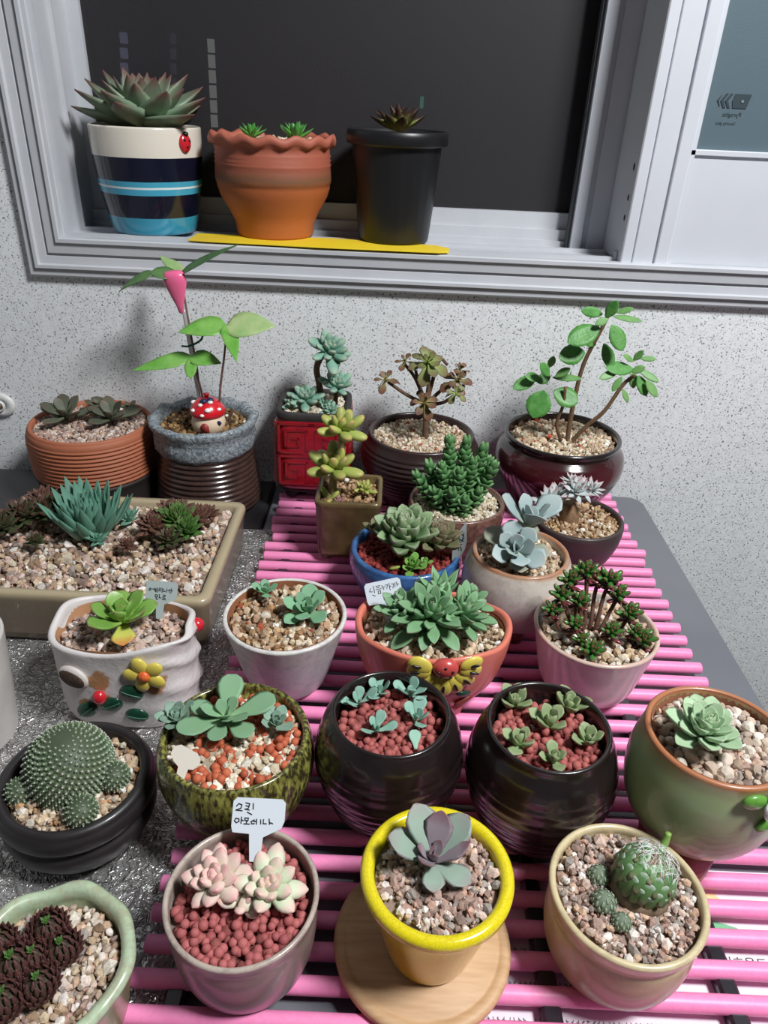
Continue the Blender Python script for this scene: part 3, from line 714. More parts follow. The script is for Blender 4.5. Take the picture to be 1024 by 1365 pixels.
# ------------------------------------------------------------------ colours of pots and plants
GLOSSBLK = M('black_brown_glaze', srgb(26, 19, 20), srgb(38, 28, 28), scale=30, rough=.25, coat=.4, bump=.06, bscale=60)
TERRA = M('terracotta', srgb(176, 98, 66), srgb(190, 110, 76), scale=40, rough=.75, bump=.15, bscale=300)
SOILRIM = M('unglazed_clay', srgb(160, 105, 70), rough=.8)
BARK = M('brown_bark', srgb(118, 92, 68), srgb(96, 72, 54), scale=300, rough=.8, bump=.4, bscale=500)
GSTEM = M('green_brown_stem', srgb(112, 110, 66), srgb(120, 96, 64), scale=200, rough=.7)
TAGW = M('white_tag_plastic', srgb(214, 222, 230), rough=.4); TAGG = M('grey_tag_plastic', srgb(168, 180, 178), rough=.45); TAGC = M('cream_tag_plastic', srgb(230, 222, 208), rough=.5)
WHITEGL = M('white_glaze', srgb(206, 202, 196), srgb(188, 182, 178), scale=22, rough=.35, coat=.3)
RED_P = M('red_glaze_spot', srgb(200, 36, 48), rough=.25, coat=.5); BLK_P = M('black_glaze_spot', srgb(24, 22, 22), rough=.35)
YEL_P = M('yellow_glaze', srgb(222, 204, 84), srgb(210, 190, 90), scale=120, rough=.3, coat=.4); GRN_P = M('dark_green_glaze', srgb(28, 72, 52), srgb(20, 56, 42), scale=200, rough=.3, coat=.4)
L_PALE = Mleaf('pale_green_leaf', [(0, srgb(150, 190, 150)), (.6, srgb(130, 178, 142)), (1, srgb(150, 190, 160))], rough=.55, var=.12)

def potted(name, X, Y, zb, label, group='potted succulents', off=(0, 0, 0)):
    global OFF
    OFF = Vector(off)
    return empty(name, (X, Y, zb), label, 'potted plant', group)

# ------------------------------------------------------------------ pots on the window sill
SZ = SILL
# striped pot
t = potted('potted_agavoides', -.3355, 1.072, SZ, 'navy, white and turquoise striped pot with a large red-tipped rosette on the sill')
h = .1268
m = Mz('striped_glaze', [(0, srgb(58, 150, 178)), (.175, srgb(14, 18, 38)), (.395, srgb(70, 165, 195)), (.455, srgb(225, 235, 235)), (.475, srgb(70, 165, 195)), (.525, srgb(14, 18, 38)), (.745, srgb(226, 218, 204))], 0, h, rough=.22, coat=.5, const=True, wob=.001, wscale=25)
pot_obj(t, pot_profile([(.0525, 0), (.0560, .004), (.0625, .032), (.0680, .066), (.0706, .098), (.0712, h)], .005, .012), m)
gravel(t, h - .010, .065, .065, .005, PAL_TAN, 1, fill=.5)
m = Mleaf('agavoides_leaf', [(0, srgb(142, 166, 138)), (.55, srgb(124, 146, 120)), (.82, srgb(114, 120, 100)), (.95, srgb(112, 74, 70)), (1, srgb(92, 48, 50))], rough=.45, var=.15)
rosette(t, (-.3355, 1.072, SZ + h + .006), .089, 40, 'pointed', m, el=(84, 4), lmin=.45, p=.8, q=.65, w=1.4, seed=3, jit=.09)
lb = part_at(t, 'ladybug', ball(.0095, .005, .0115), RED_P, (-.3355 + .0715 * math.sin(R(58)), 1.072 - .0715 * math.cos(R(58)), SZ + .112), (0, 0, R(58)))
for dx, dz in ((-.004, .004), (.004, .003), (0, -.004)): mobj('spot', *ball(.0016, .0012, .0018), BLK_P, lb, loc=(dx, -.0045, dz))
mobj('head', *ball(.004, .004, .003), BLK_P, lb, loc=(0, -.002, .0105))
# scalloped terracotta pot
t = potted('potted_haworthia', -.1685, 1.071, SZ + .0014, 'terracotta pot with wavy pie-crust rim and two tiny green plants on the sill')
h = .122
TERR2 = Mz('two_tone_terracotta', [(0, srgb(178, 102, 54)), (.52, srgb(172, 94, 50)), (.60, srgb(122, 84, 58)), (.68, srgb(146, 84, 62)), (.74, srgb(162, 88, 66)), (1, srgb(172, 96, 76))], 0, h, rough=.6, wob=.008, wscale=30, bump=.1, bscale=200)
o_ = [(.051, 0), (.0525, .003), (.0535, .016), (.060, .030), (.0715, .050), (.0755, .062), (.0755, .066), (.0765, .067), (.0775, .072), (.0768, .082), (.0762, .088)]
o_ += [(.0772, .0905), (.0752, .0925), (.0770, .0955), (.0750, .0975), (.0768, .1005), (.0750, .103), (.0760, .108), (.0765, .111)]
pr = [(0, 0)] + o_ + [(.080, .113), (.0828, .116), (.0832, .121), (.081, .124), (.077, .1235), (.072, .1215), (.0705, .108), (.0700, .098), (0, .098)]
def scal(p, a, r, z):
    if z > .112 and r > .074:
        k = math.cos(15 * a); s_ = 1 + .008 * k * (z - .111) / .012; return (p[0] * s_, p[1] * s_, p[2] - .0030 * k * (r - .072) / .01)
    return p
pot_obj(t, pr, TERR2, seg=104, warp=scal)
gravel(t, h - .010, .070, .070, .006, PAL_TAN, 2, white=.05)
m = Mleaf('haworthia_leaf', [(0, srgb(120, 160, 70)), (.6, srgb(84, 150, 60)), (1, srgb(70, 140, 70))], rough=.4, var=.15)
rosette(t, (-.1935, 1.055, SZ + h + .0), .021, 22, 'pointed', m, el=(80, 25), lmin=.5, seed=4)
rosette(t, (-.1365, 1.052, SZ + h + .0), .027, 24, 'pointed', m, el=(80, 22), lmin=.5, seed=5)
# black plastic nursery pot
t = potted('potted_dark_rosette', -.0045, 1.071, SZ + .0014, 'black plastic nursery pot with a small dark-tipped rosette on the sill')
h = .1355
BPL = M('black_plastic', srgb(26, 26, 28), rough=.38)
def flute(p, a, r, z):
    if .006 < z < .115 and r > .04: s_ = 1 - .010 * (abs(math.cos(12 * a)) > .92); return (p[0] * s_, p[1] * s_, p[2])
    return p
pot_obj(t, [(0, .006), (.042, .006), (.044, 0), (.0475, 0), (.0485, .004), (.053, .050), (.0580, .108), (.0588, .1165), (.0590, .118), (.0655, .1185), (.0665, .120), (.0668, .129), (.066, .134), (.0645, .1355), (.062, .1345), (.0590, .119), (.0575, .108), (0, .108)], BPL, seg=72, warp=flute)
gravel(t, .112, .057, .057, .005, PAL_DARKBR, 3, fill=.6)
m = Mleaf('dark_tip_leaf', [(0, srgb(150, 160, 80)), (.45, srgb(120, 128, 66)), (.7, srgb(74, 56, 42)), (1, srgb(48, 30, 32))], rough=.4, var=.15)
rosette(t, (-.002, 1.066, SZ + h + .003), .040, 26, 'pointed', m, el=(84, 12), lmin=.5, seed=6, w=1.2)
# thin yellow card below the pots
card = mobj('yellow_card', *slab([(-.272, 1.050), (-.272, .9985), (-.255, .9955), (-.10, .989), (.055, .9895), (.069, .996), (.071, 1.022), (.055, 1.040), (-.09, 1.06), (-.15, 1.052)][::-1], SZ - .0002, SZ + .0013, .0003), M('yellow_card', srgb(238, 208, 40), srgb(228, 190, 60), scale=14, rough=.6, lo=.45, hi=.75), None, False)
tag(card, 'bent yellow cardboard sheet under the terracotta and black pots on the sill', 'card')

# ------------------------------------------------------------------ back row on the table
FZ = -.0105
# ribbed terracotta tub
t = potted('potted_gasteria', -.4065, .9185, FZ, 'wide ribbed terracotta tub with dark base and flat olive rosettes', off=(-.0007, .0095, .0045))
h = .1095
m = Mz('tub_clay', [(0, srgb(38, 30, 30)), (.40, srgb(40, 31, 30)), (.43, srgb(160, 92, 62)), (1, srgb(172, 102, 72))], 0, h, rough=.65, bump=.1)
pot_obj(t, pot_profile([(.073, 0), (.0775, .004), (.0795, .03), (.082, .042), (.0832, .066), (.0836, .088), (.0825, .103), (.0800, .1085)], .0062, .010, ribs=(.042, .100, .0056, .0011)), m, seg=64)
gravel(t, h - .006, .0730, .0730, .005, PAL_PINK, 5)
m = Mleaf('olive_dark_leaf', [(0, srgb(104, 110, 88)), (.6, srgb(88, 94, 76)), (1, srgb(96, 84, 72))], rough=.5, var=.18)
rosette(t, (-.438, .908, .101), .038, 10, 'spoon', m, el=(50, -2), lmin=.5, seed=7, w=1.0, q=.5, tilt=(10, 0))
rosette(t, (-.376, .908, .101), .037, 10, 'spoon', m, el=(50, -2), lmin=.5, seed=8, w=1.0, q=.5, tilt=(10, 0))
rosette(t, (-.408, .945, .102), .024, 7, 'spoon', m, el=(50, 5), seed=9, w=1.2)
rosette(t, (-.364, .944, .102), .020, 6, 'spoon', m, el=(50, 5), seed=10, w=1.2)

# stone-rimmed pot with arrowhead vine
t = potted('potted_arrowhead_vine', -.2506, .918, FZ, 'brown ribbed pot with rough blue-grey rim growing an arrowhead vine', 'potted plants', off=(.003, -.012, .004))
h = .118
STONE = M('blue_grey_rough_glaze', srgb(84, 100, 112), srgb(172, 178, 180), scale=260, rough=.5, bump=1.0, bscale=330, coat=.1)
BRIB = M('brown_shiny_glaze', srgb(58, 42, 38), srgb(74, 54, 47), scale=60, rough=.25, coat=.4, bump=.1)
rgs = random.Random(3); amps = [rgs.uniform(-1, 1) for _ in range(40)]
def ragged(p, a, r, z):
    k = sum(amps[i] * math.sin((i + 3) * a + i * 1.7) for i in range(20)) * .10
    s_ = 1 + .075 * k * (1 if z > .086 else 0); return (p[0] * s_, p[1] * s_, p[2] + (.006 * k if z > .085 else .006 * k if r > .05 else 0))
pot_obj(t, pot_profile([(.066, 0), (.0712, .004), (.0712, .02), (.0675, .05), (.0645, .074), (.063, .090)], .006, .004, ribs=(.004, .085, .0072, .0011)), BRIB, seg=64)
pot_obj(t, [(.060, .082), (.0645, .083), (.0675, .088), (.0675, .100), (.0655, .106), (.0700, .116), (.0725, .122), (.0715, .126), (.0655, .127), (.0595, .123), (.058, .108), (.058, .086)], STONE, name='rim', seg=72, warp=ragged)
gravel(t, .112, .058, .058, .0055, PAL_DARKBR, 6, roundish=True)
LIME = M('arrowhead_leaf', srgb(96, 160, 60), srgb(130, 182, 92), scale=45, rough=.4); LIMED = M('arrowhead_leaf_dark', srgb(66, 104, 56), srgb(92, 128, 74), scale=30, rough=.45); CREAMV = M('arrowhead_cream', srgb(180, 196, 140), srgb(140, 180, 110), scale=35, rough=.45)
VST = M('vine_stalk', srgb(128, 98, 90), srgb(110, 84, 76), scale=90, rough=.5)
YS = .93
stem(t, [(-.262, YS, .09), (-.256, YS, .16), (-.262, YS, .24), (-.266, YS, .295)], [.0017, .0014], VST, 'stalk')
stem(t, [(-.248, YS - .01, .09), (-.250, YS - .012, .15), (-.2575, YS - .02, .197)], [.0016, .0013], VST, 'stalk')
stem(t, [(-.229, YS - .015, .09), (-.224, YS - .02, .15), (-.215, YS - .02, .20), (-.209, YS - .02, .238)], [.0017, .0013], VST, 'stalk')
A = (-.267, YS, .296)
blade_obj(t, [blade(A, (-.190, YS - .03, .343), .0105, (-.5, -.35, .9), -.05, .2, 'arrow'), blade(A, (-.300, YS - .01, .297), .011, (.1, -.6, 1), .05, .2, 'oval'), blade((-.296, YS - .01, .2985), (-.344, YS - .015, .283), .0085, (0, -.5, 1), -.2, .2, 'arrow')], LIMED)
blade_obj(t, [blade((-.268, YS + .01, .297), (-.304, YS + .045, .309), .009, (0, -.6, 1), 0, .1, 'arrow')], CREAMV, name='leaf_lobe')
Bp = (-.209, YS - .02, .240)
blade_obj(t, [blade(Bp, (-.266, YS - .035, .236), .018, (0, -.55, 1), -.04, .22, 'spade'), blade(Bp, (-.187, YS - .075, .218), .011, (.2, -.6, 1), -.1, .2, 'arrow')], LIME)
blade_obj(t, [blade(Bp, (-.147, YS - .03, .248), .021, (0, -.7, 1), -.05, .15, 'spade')], CREAMV, name='leaf_lobe')
Cp = (-.2575, YS - .02, .198)
blade_obj(t, [blade(Cp, (-.329, YS - .035, .181), .013, (0, -.6, 1), .03, .25, 'arrow'), blade(Cp, (-.217, YS - .03, .197), .0135, (0, -.6, 1), -.05, .25, 'spade'), blade(Cp, (-.250, YS - .055, .183), .008, (0, -.7, 1), 0, .2, 'oval')], LIME)
# pink drop-headed stake that props the vine
st = empty('plant_stake', (-.2475, .908, .1035), 'clear stick with a pink drop-shaped head propping the vine', 'plant stake')
CLR = M('clear_plastic', srgb(200, 196, 196), rough=.2, trans=.5); PNK = M('pink_plastic', srgb(236, 106, 150), rough=.3, coat=.3)
mobj('stick', *tube([(0, 0, 0), (-.008, .003, .08), (-.015, .005, .160)], .0024, 10), CLR, st)
mobj('drop_head', *xf(lathe([(0, 0), (.003, .002), (.0045, .010), (.0095, .024), (.0140, .038), (.0145, .046), (.0100, .0525), (.004, .0525), (0, .051)], 24, 1, .55), Matrix.Translation((-.017, .003, .150)) @ Matrix.Rotation(R(-6), 4, 'Y')), PNK, st)
mobj('wire_tie', *tube([(-.0195, .0, .110), (-.012, -.004, .111), (-.004, .0, .113), (.006, .0, .120), (.009, 0, .131)], .0014, 6), M('green_wire', srgb(28, 92, 84), rough=.5), st)
# mushroom house
mh = empty('mushroom_house', (-.2384, .8966, .1035), 'tiny toadstool house ornament with red white-dotted cap on the stone-rimmed pot soil', 'ornament')
mobj('house', *lathe([(0, 0), (.016, 0), (.0205, .004), (.0225, .013), (.020, .024), (.015, .028), (0, .028)], 32), M('cream_house', srgb(232, 206, 178), rough=.45), mh)
CAPR = M('red_cap', srgb(214, 28, 40), rough=.25, coat=.5); WHD = M('white_dot', srgb(245, 242, 240), rough=.4); BLU = M('navy_dot', srgb(38, 44, 82), rough=.4)
cp = mobj('cap', *lathe([(0, .022), (.020, .023), (.0235, .026), (.0225, .032), (.017, .040), (.009, .0455), (0, .047)], 36), CAPR, mh)
for a, e, r_, mm in ((250, .6, .0032, WHD), (285, .35, .0042, WHD), (305, .75, .0036, WHD), (225, .25, .0034, WHD), (330, .3, .003, WHD), (265, .1, .003, WHD), (262, .85, .0050, BLU), (315, .95, .0045, BLU), (90, .5, .004, WHD), (180, .5, .004, WHD)):
    rr = np.interp(e, [0, .4, .8, 1], [.0232, .0195, .011, .008]); zz = np.interp(e, [0, .4, .8, 1], [.027, .037, .0445, .046])
    mobj('dot', *ball(r_, r_, r_ * .7), mm, cp, loc=(rr * math.cos(R(a)), rr * math.sin(R(a)), zz))
mobj('door', *xf(extrude2d([(-.0055, 0), (.0055, 0), (.0055, .010), (.003, .0135), (0, .0145), (-.003, .0135), (-.0055, .010)], -.001, .001), Matrix.Translation((0, -.0216, .004))), M('brown_door', srgb(150, 52, 46), rough=.5), mh)
mobj('window', *ball(.0032, .0014, .0032), BLU, mh, loc=(.0175, -.0145, .017))
mobj('chimney', *lathe([(0, 0), (.003, 0), (.003, .005), (.004, .005), (.004, .007), (0, .007)], 12), CAPR, mh, loc=(0, 0, .045))

# square red pot with key pattern
t = potted('potted_stonecrop_cluster', -.101, .937, .006, 'tall square red pot with raised key pattern and blue-green stonecrop')
REDG = M('crimson_glaze', srgb(158, 22, 34), srgb(136, 18, 30), scale=60, rough=.22, coat=.5, bump=.25, bscale=120); CHAR = M('charcoal_clay', srgb(44, 42, 42), srgb(54, 50, 48), scale=120, rough=.7)
hw = .0505; H_ = .129
po = pot_obj(t, [(0, .016), (.034, .016), (.044, .016), (.0495, .020), (.0515, .030), (.0500, .05), (.0490, .09), (.0480, .119), (.047, .1205), (.0445, .118), (.0445, .1), (0, .1)], REDG, seg=64, power=6)
pot_obj(t, [(.0450, .112), (.0470, .113), (.0478, .1185), (.0492, .121), (.0492, .1285), (.0475, .1305), (.0435, .130), (.0415, .127), (.0410, .112)], CHAR, name='rim', seg=64, power=6)
pot_obj(t, [(0, .010), (.038, .010), (.0455, .0125), (.0460, .0185), (.040, .022), (0, .022)], CHAR, name='base', seg=64, power=6)
for sx in (-1, 1):
    for sy in (-1, 1): mobj('foot', *lathe([(0, 0), (.008, 0), (.0105, .006), (.0115, .012), (0, .012)], 14), CHAR, t, loc=(sx * .030, sy * .030, 0))
def keys(ox, oz, s, fl):
    L = [[(0, 0), (0, 5), (5, 5), (5, 1), (2, 1), (2, 3), (3.4, 3)], [(-1.6, 6.6), (6.6, 6.6), (6.6, -.6), (1, -.6)]]
    return [[(ox + fl * a * s, oz + b * s) for a, b in l] for l in L]
LL = keys(.006, .078, .0056, 1) + keys(-.006, .078, .0056, -1) + keys(.006, .032, .0056, 1) + keys(-.006, .032, .0056, -1)
for k, face in enumerate((0, 90, 180, 270)):
    s_ = strokes(LL, .0034, -.0018, .003)
    mobj('key_relief', *xf(s_, Matrix.Rotation(R(face), 4, 'Z') @ Matrix.Translation((0, -.0512, 0)) @ Matrix.Rotation(R(-2.0), 4, 'X')), REDG, po, False)['kind'] = 'stuff'
gravel(t, .1225, .041, .041, .0045, PAL_PALE, 7, power=4)
BGL = Mleaf('blue_green_plump_leaf', [(0, srgb(120, 156, 130)), (.7, srgb(116, 158, 140)), (.92, srgb(146, 172, 150)), (1, srgb(156, 156, 140))], rough=.6, var=.14)
stem(t, [(-.088, .937, .12), (-.095, .937, .16), (-.098, .937, .185), (-.085, .937, .210)], [.0048, .004], BARK)
rosette(t, (-.081, .932, .209), .031, 24, 'bean', BGL, el=(82, -15), lmin=.45, seed=11, w=1.15, th=.9, tilt=(25, 8))
rosette(t, (-.0745, .925, .197), .017, 12, 'bean', BGL, el=(80, 0), lmin=.45, seed=12, w=1.1, th=.9, tilt=(60, 20))
stem(t, [(-.073, .937, .12), (-.072, .937, .155)], [.003, .003], BARK)
rosette(t, (-.072, .934, .160), .025, 20, 'bean', BGL, el=(82, 0), lmin=.45, seed=13, w=1.1, th=.9, tilt=(20, 5))
rosette(t, (-.113, .925, .142), .027, 26, 'bean', BGL, el=(85, -10), lmin=.4, seed=14, w=1.1, th=.9, tilt=(15, -8))
rosette(t, (-.128, .920, .136), .017, 14, 'bean', BGL, el=(85, 0), lmin=.5, seed=15, tilt=(15, -10))
rosette(t, (-.078, .912, .132), .016, 14, 'bean', BGL, el=(80, 5), lmin=.5, seed=16, w=1.1, th=.9, tilt=(20, 0))
rosette(t, (-.088, .922, .138), .013, 12, 'bean', BGL, el=(85, 0), lmin=.5, seed=17)

# dark ribbed jar with tree aeonium
t = potted('potted_tree_aeonium', .0462, .922, .006, 'dark brown ribbed jar with a branching brown tree-like succulent', off=(.0006, .0116, -.0045))
h = .0970
BRIB2 = M('dark_brown_satin', srgb(46, 33, 33), srgb(56, 40, 38), scale=40, rough=.35, coat=.2, bump=.1)
pot_obj(t, pot_profile([(.050, 0), (.054, .003), (.0680, .028), (.0795, .055), (.0815, .067), (.0790, .081), (.0742, .091), (.0726, h - .001)], .006, .010, ribs=(.020, .086, .0066, .0009)), BRIB2, seg=64)
gravel(t, h - .009, .0662, .0662, .0048, PAL_PALE + PAL_TAN, 8, extra=(srgb(176, 74, 58), .03))
AST = M('aeonium_stem', srgb(110, 84, 66), srgb(88, 68, 52), scale=200, rough=.7)
AEO = Mleaf('aeonium_leaf', [(0, srgb(150, 140, 80)), (.4, srgb(126, 112, 74)), (.75, srgb(112, 82, 62)), (1, srgb(108, 66, 58))], rough=.5, var=.25)
AEO2 = Mleaf('aeonium_leaf_green', [(0, srgb(150, 170, 80)), (.5, srgb(118, 128, 76)), (1, srgb(104, 84, 62))], rough=.5, var=.25)
YA = .905
stem(t, [(.051, YA, .095), (.050, YA, .13), (.048, YA, .155), (.046, YA, .165)], [.0042, .0036], AST)
for tip, mid in (((.046, YA, .207), (.050, YA, .185)), ((-.003, YA - .01, .183), (.022, YA - .005, .165)), ((.018, YA + .02, .198), (.033, YA + .01, .182)), ((.084, YA - .005, .186), (.068, YA, .172)), ((.083, YA - .02, .172), (.070, YA - .01, .158)), ((.033, YA + .02, .19), (.038, YA + .01, .175)), ((.074, YA + .01, .203), (.062, YA + .01, .207))):
    stem(t, [(.049, YA, .150), mid, tip], [.0028, .0024, .0022], AST, 'branch')
rosette(t, (.046, YA - .004, .210), .030, 16, 'thin', AEO2, el=(80, -25), lmin=.35, seed=20, tilt=(28, 5), p=.8)
rosette(t, (-.006, YA - .01, .186), .021, 10, 'thin', AEO, el=(75, -45), lmin=.45, seed=21, tilt=(20, -10))
rosette(t, (.018, YA + .02, .202), .017, 9, 'thin', AEO, el=(75, -40), lmin=.5, seed=22, tilt=(10, -8))
rosette(t, (.088, YA - .005, .188), .024, 13, 'thin', AEO, el=(80, -35), lmin=.4, seed=23, tilt=(25, 15))
rosette(t, (.086, YA - .02, .176), .019, 10, 'thin', AEO2, el=(70, -50), lmin=.45, seed=24, tilt=(35, 10))
rosette(t, (.090, YA + .005, .199), .015, 8, 'thin', AEO, el=(75, 0), lmin=.5, seed=25, tilt=(0, 20))
rosette(t, (.045, YA - .018, .160), .022, 11, 'thin', AEO, el=(75, -30), lmin=.5, seed=26, tilt=(35, -5))

# oxblood jar with leafy plant
t = potted('potted_coleus', .2371, .9164, .006, 'glossy oxblood jar with upright stems of round bright green leaves', 'potted plants')
h = .107
OXB = Mz('oxblood_glaze', [(0, srgb(48, 14, 18)), (.35, srgb(66, 16, 24)), (.7, srgb(78, 22, 30)), (.88, srgb(54, 24, 26)), (.96, srgb(36, 26, 26)), (1, srgb(34, 26, 26))], 0, h, rough=.18, coat=.6, wob=.02, wscale=18, bump=.08, bscale=60)
pot_obj(t, pot_profile([(.050, 0), (.054, .003), (.070, .028), (.083, .055), (.0868, .072), (.0845, .086), (.078, .094), (.0755, .097), (.0770, .1015), (.0782, h - .001)], .006, .010), OXB, seg=64)
gravel(t, h - .011, .0715, .0715, .0058, PAL_TAN + PAL_PALE[:2], 9, extra=(srgb(186, 84, 54), .025))
COL_ = M('coleus_leaf', srgb(66, 130, 54), srgb(98, 156, 80), scale=60, rough=.45, bump=.4, bscale=180); COLL = M('coleus_leaf_pale', srgb(88, 140, 72), srgb(120, 166, 96), scale=60, rough=.5)
TW = M('coleus_twig', srgb(118, 90, 66), srgb(100, 78, 52), scale=140, rough=.7)
YC = .910
stem(t, [(.244, YC, .10), (.2425, YC, .125), (.243, YC, .168), (.247, YC, .215), (.262, YC, .262), (.268, YC, .285)], [.0034, .0028, .0024], TW)
stem(t, [(.246, YC, .10), (.262, YC - .005, .128), (.282, YC - .01, .155), (.298, YC - .01, .190), (.311, YC - .01, .205)], [.0032, .0024], TW)
stem(t, [(.239, YC, .10), (.230, YC - .005, .115), (.223, YC - .008, .135), (.227, YC - .01, .16), (.226, YC - .01, .185)], [.0026, .0020], TW)
def oval_leaf(cx, cz, length, width, ang, y=YC - .015, up=(0, -.8, .75), m=None, tilt_y=.0):
    d = Vector((math.cos(R(ang)), -.25 + tilt_y, math.sin(R(ang)))) * length / 2
    c = Vector((cx, y, cz)); blade_obj(t, [blade(c - d, c + d, width / 2, up, 0, .08, 'oval', 14, .0006, .05)], m or COL_)
k_ = .414 / 990                                                     # picture measure of the twigs to metres
def z2(x, z): return (.2065 + (x - 355) * .000422, .1935 - (z - 300) * .000412)
for x, z, l, w_, a in ((322, 372, 86, 78, 250), (408, 355, 80, 66, -20), (405, 297, 84, 24, 5), (328, 264, 56, 34, 130), (280, 322, 78, 44, 205), (335, 305, 46, 34, 200), (382, 270, 50, 26, 40), (300, 297, 50, 34, 170), (352, 250, 40, 24, 80),
                       (420, 147, 100, 68, 205), (400, 213, 80, 62, 190), (518, 150, 80, 50, -60), (512, 217, 76, 40, -65), (440, 86, 70, 32, 170), (490, 70, 56, 34, 70), (548, 102, 82, 22, -4), (540, 82, 50, 20, 20), (452, 176, 56, 40, 150), (465, 105, 40, 24, 200),
                       (552, 253, 92, 48, 175), (520, 270, 60, 26, 200), (640, 226, 46, 18, 5), (605, 214, 40, 22, 60), (642, 270, 70, 24, -25), (628, 302, 66, 36, -60), (652, 304, 60, 28, -50), (580, 332, 44, 18, -60), (545, 292, 50, 22, 240), (605, 292, 50, 30, -80), (575, 222, 44, 20, 150), (600, 245, 40, 24, 30)):
    x_, z_ = z2(x, z); oval_leaf(x_ + .035 * 0, z_, l * .000422, w_ * .000422, a, YC - .012 + .012 * math.sin(x * .7), m=COL_ if w_ > 30 else COLL, up=(.15 * math.sin(x), -.9, .65 + .3 * math.sin(z)))

# ------------------------------------------------------------------ second row
# square olive pot
t = potted('potted_golden_sedum', -.0425, .779, .006, 'square mottled olive ceramic pot with stacked yellow-green sedum heads', off=(-.002, .008, -.003))
OLV = M('mottled_olive_glaze', srgb(112, 96, 58), srgb(82, 66, 42), scale=38, rough=.3, coat=.4, bump=.2, bscale=80)
h = .081
pot_obj(t, [(0, .005), (.030, .005), (.0355, .006), (.0365, .010), (.0385, .074), (.0395, .0765), (.0395, .0805), (.0385, .082), (.0345, .082), (.0335, .080), (.033, .066), (0, .066)], OLV, seg=56, power=14)
for sx in (-1, 1):
    for sy in (-1, 1): mobj('foot', *lathe([(0, 0), (.0075, 0), (.0095, .006), (0, .007)], 12), OLV, t, loc=(sx * .025, sy * .025, 0))
gravel(t, .073, .0335, .0335, .0058, PAL_BROWN, 21, power=8, roundish=True)
SED = Mleaf('golden_sedum_leaf', [(0, srgb(146, 162, 76)), (.6, srgb(158, 172, 88)), (.9, srgb(168, 170, 92)), (1, srgb(176, 146, 92))], rough=.45, var=.16)
GST = M('sedum_stem', srgb(150, 140, 96), srgb(140, 116, 84), scale=200, rough=.6)
stem(t, [(-.062, .77, .07), (-.060, .768, .105), (-.054, .765, .128), (-.051, .765, .150), (-.051, .765, .168)], [.0050, .0042], GST)
rosette(t, (-.0505, .763, .170), .032, 15, 'bean', SED, el=(82, -12), lmin=.6, seed=31, tilt=(16, 4), w=1.15, th=1.1)
rosette(t, (-.0585, .761, .122), .035, 15, 'bean', SED, el=(80, -10), lmin=.6, seed=32, tilt=(20, 0), w=1.15, th=1.1)
rosette(t, (-.022, .762, .094), .0145, 14, 'bean', SED, el=(82, 5), lmin=.5, seed=33, tilt=(15, 0))
rosette(t, (-.064, .752, .084), .020, 4, 'bean', SED, el=(40, 10), lmin=.8, seed=34)
PURP = M('dry_purple_bud', srgb(150, 96, 112), srgb(196, 160, 150), scale=120, rough=.7)
b0 = part_at(t, 'dried_bud', ball(.004, .004, .006), PURP, (-.050, .748, .082))
for i in range(16): inst('scale_leaf', leaf_mesh('lance', PURP), b0, (0, 0, -.006), (0, -R(50 + 35 * (i % 3) / 2), i * GOLD), (.017, .013, .017))

# speckled brown bowl with jade necklace
t = potted('potted_jade_necklace', .0885, .786, .006, 'speckled reddish-brown bowl full of dark green stacked-leaf columns', off=(-.0045, -.040, .0215))
h = .0685
BSP = M('speckled_brown_glaze', srgb(84, 58, 50), srgb(132, 96, 82), scale=260, rough=.3, coat=.35)
pot_obj(t, pot_profile([(.036, 0), (.040, .003), (.050, .022), (.0578, .047), (.0592, .061), (.0585, h - .001)], .005, .008), BSP)
gravel(t, h - .008, .0535, .0535, .0054, PAL_PALE, 22, white=.05)
NEC = Mros('necklace_leaf', [(0, srgb(56, 92, 54)), (.6, srgb(76, 122, 72)), (1, srgb(112, 150, 98))], rough=.45)
def column(p0, p1, r, pairs, seed):
    rg = random.Random(seed); lv, lf = LP['tri']; A = np.array(lv); V, Fc, C = [], [], []
    p0, p1 = Vector(p0), Vector(p1); d = (p1 - p0).normalized(); q = Vector((0, 0, 1)).rotation_difference(d)
    for i in range(pairs):
        f_ = i / (pairs - 1); c = p0.lerp(p1, f_); s_ = r * (1.0 + .12 * math.sin(i * 1.9 + seed))
        for k in range(4):
            ph = k * PI / 2 + (i % 2) * PI / 4 + rg.uniform(-.15, .15)
            Mx = Matrix.Translation(c) @ q.to_matrix().to_4x4() @ Euler((0, -R(26 + 40 * f_ ** 4), ph)).to_matrix().to_4x4() @ Matrix.Diagonal((s_, s_ * 1.5, s_ * 1.9, 1))
            W = (np.c_[A, np.ones(len(A))] @ np.array(Mx).T)[:, :3] - np.array(t.location - OFF)
            Fc += [tuple(a + len(V) for a in z) for z in lf]; V += W.tolist(); cc = rg.uniform(.75, 1.2); C += [(cc, float(a[0]), 0, 1) for a in A]
    o = bpy.data.objects.new('leaf_column', to_mesh('leaf_column', V, Fc, NEC, True, C)); link(o, t); return o
bx_, by_ = .090, .822
for i, (x, y, z) in enumerate(((.078, .826, .126), (.098, .832, .124), (.117, .824, .119), (.129, .812, .104), (.057, .818, .098), (.070, .806, .104), (.090, .800, .101), (.062, .795, .078), (.113, .798, .078), (.043, .812, .088), (.105, .808, .110), (.083, .790, .078), (.125, .826, .104), (.098, .790, .070))):
    column((bx_ + (x - bx_) * .45, by_ + (y - by_) * .6, .044), (x, y, z), .0125, max(6, int((z - .04) / .0056)), i)

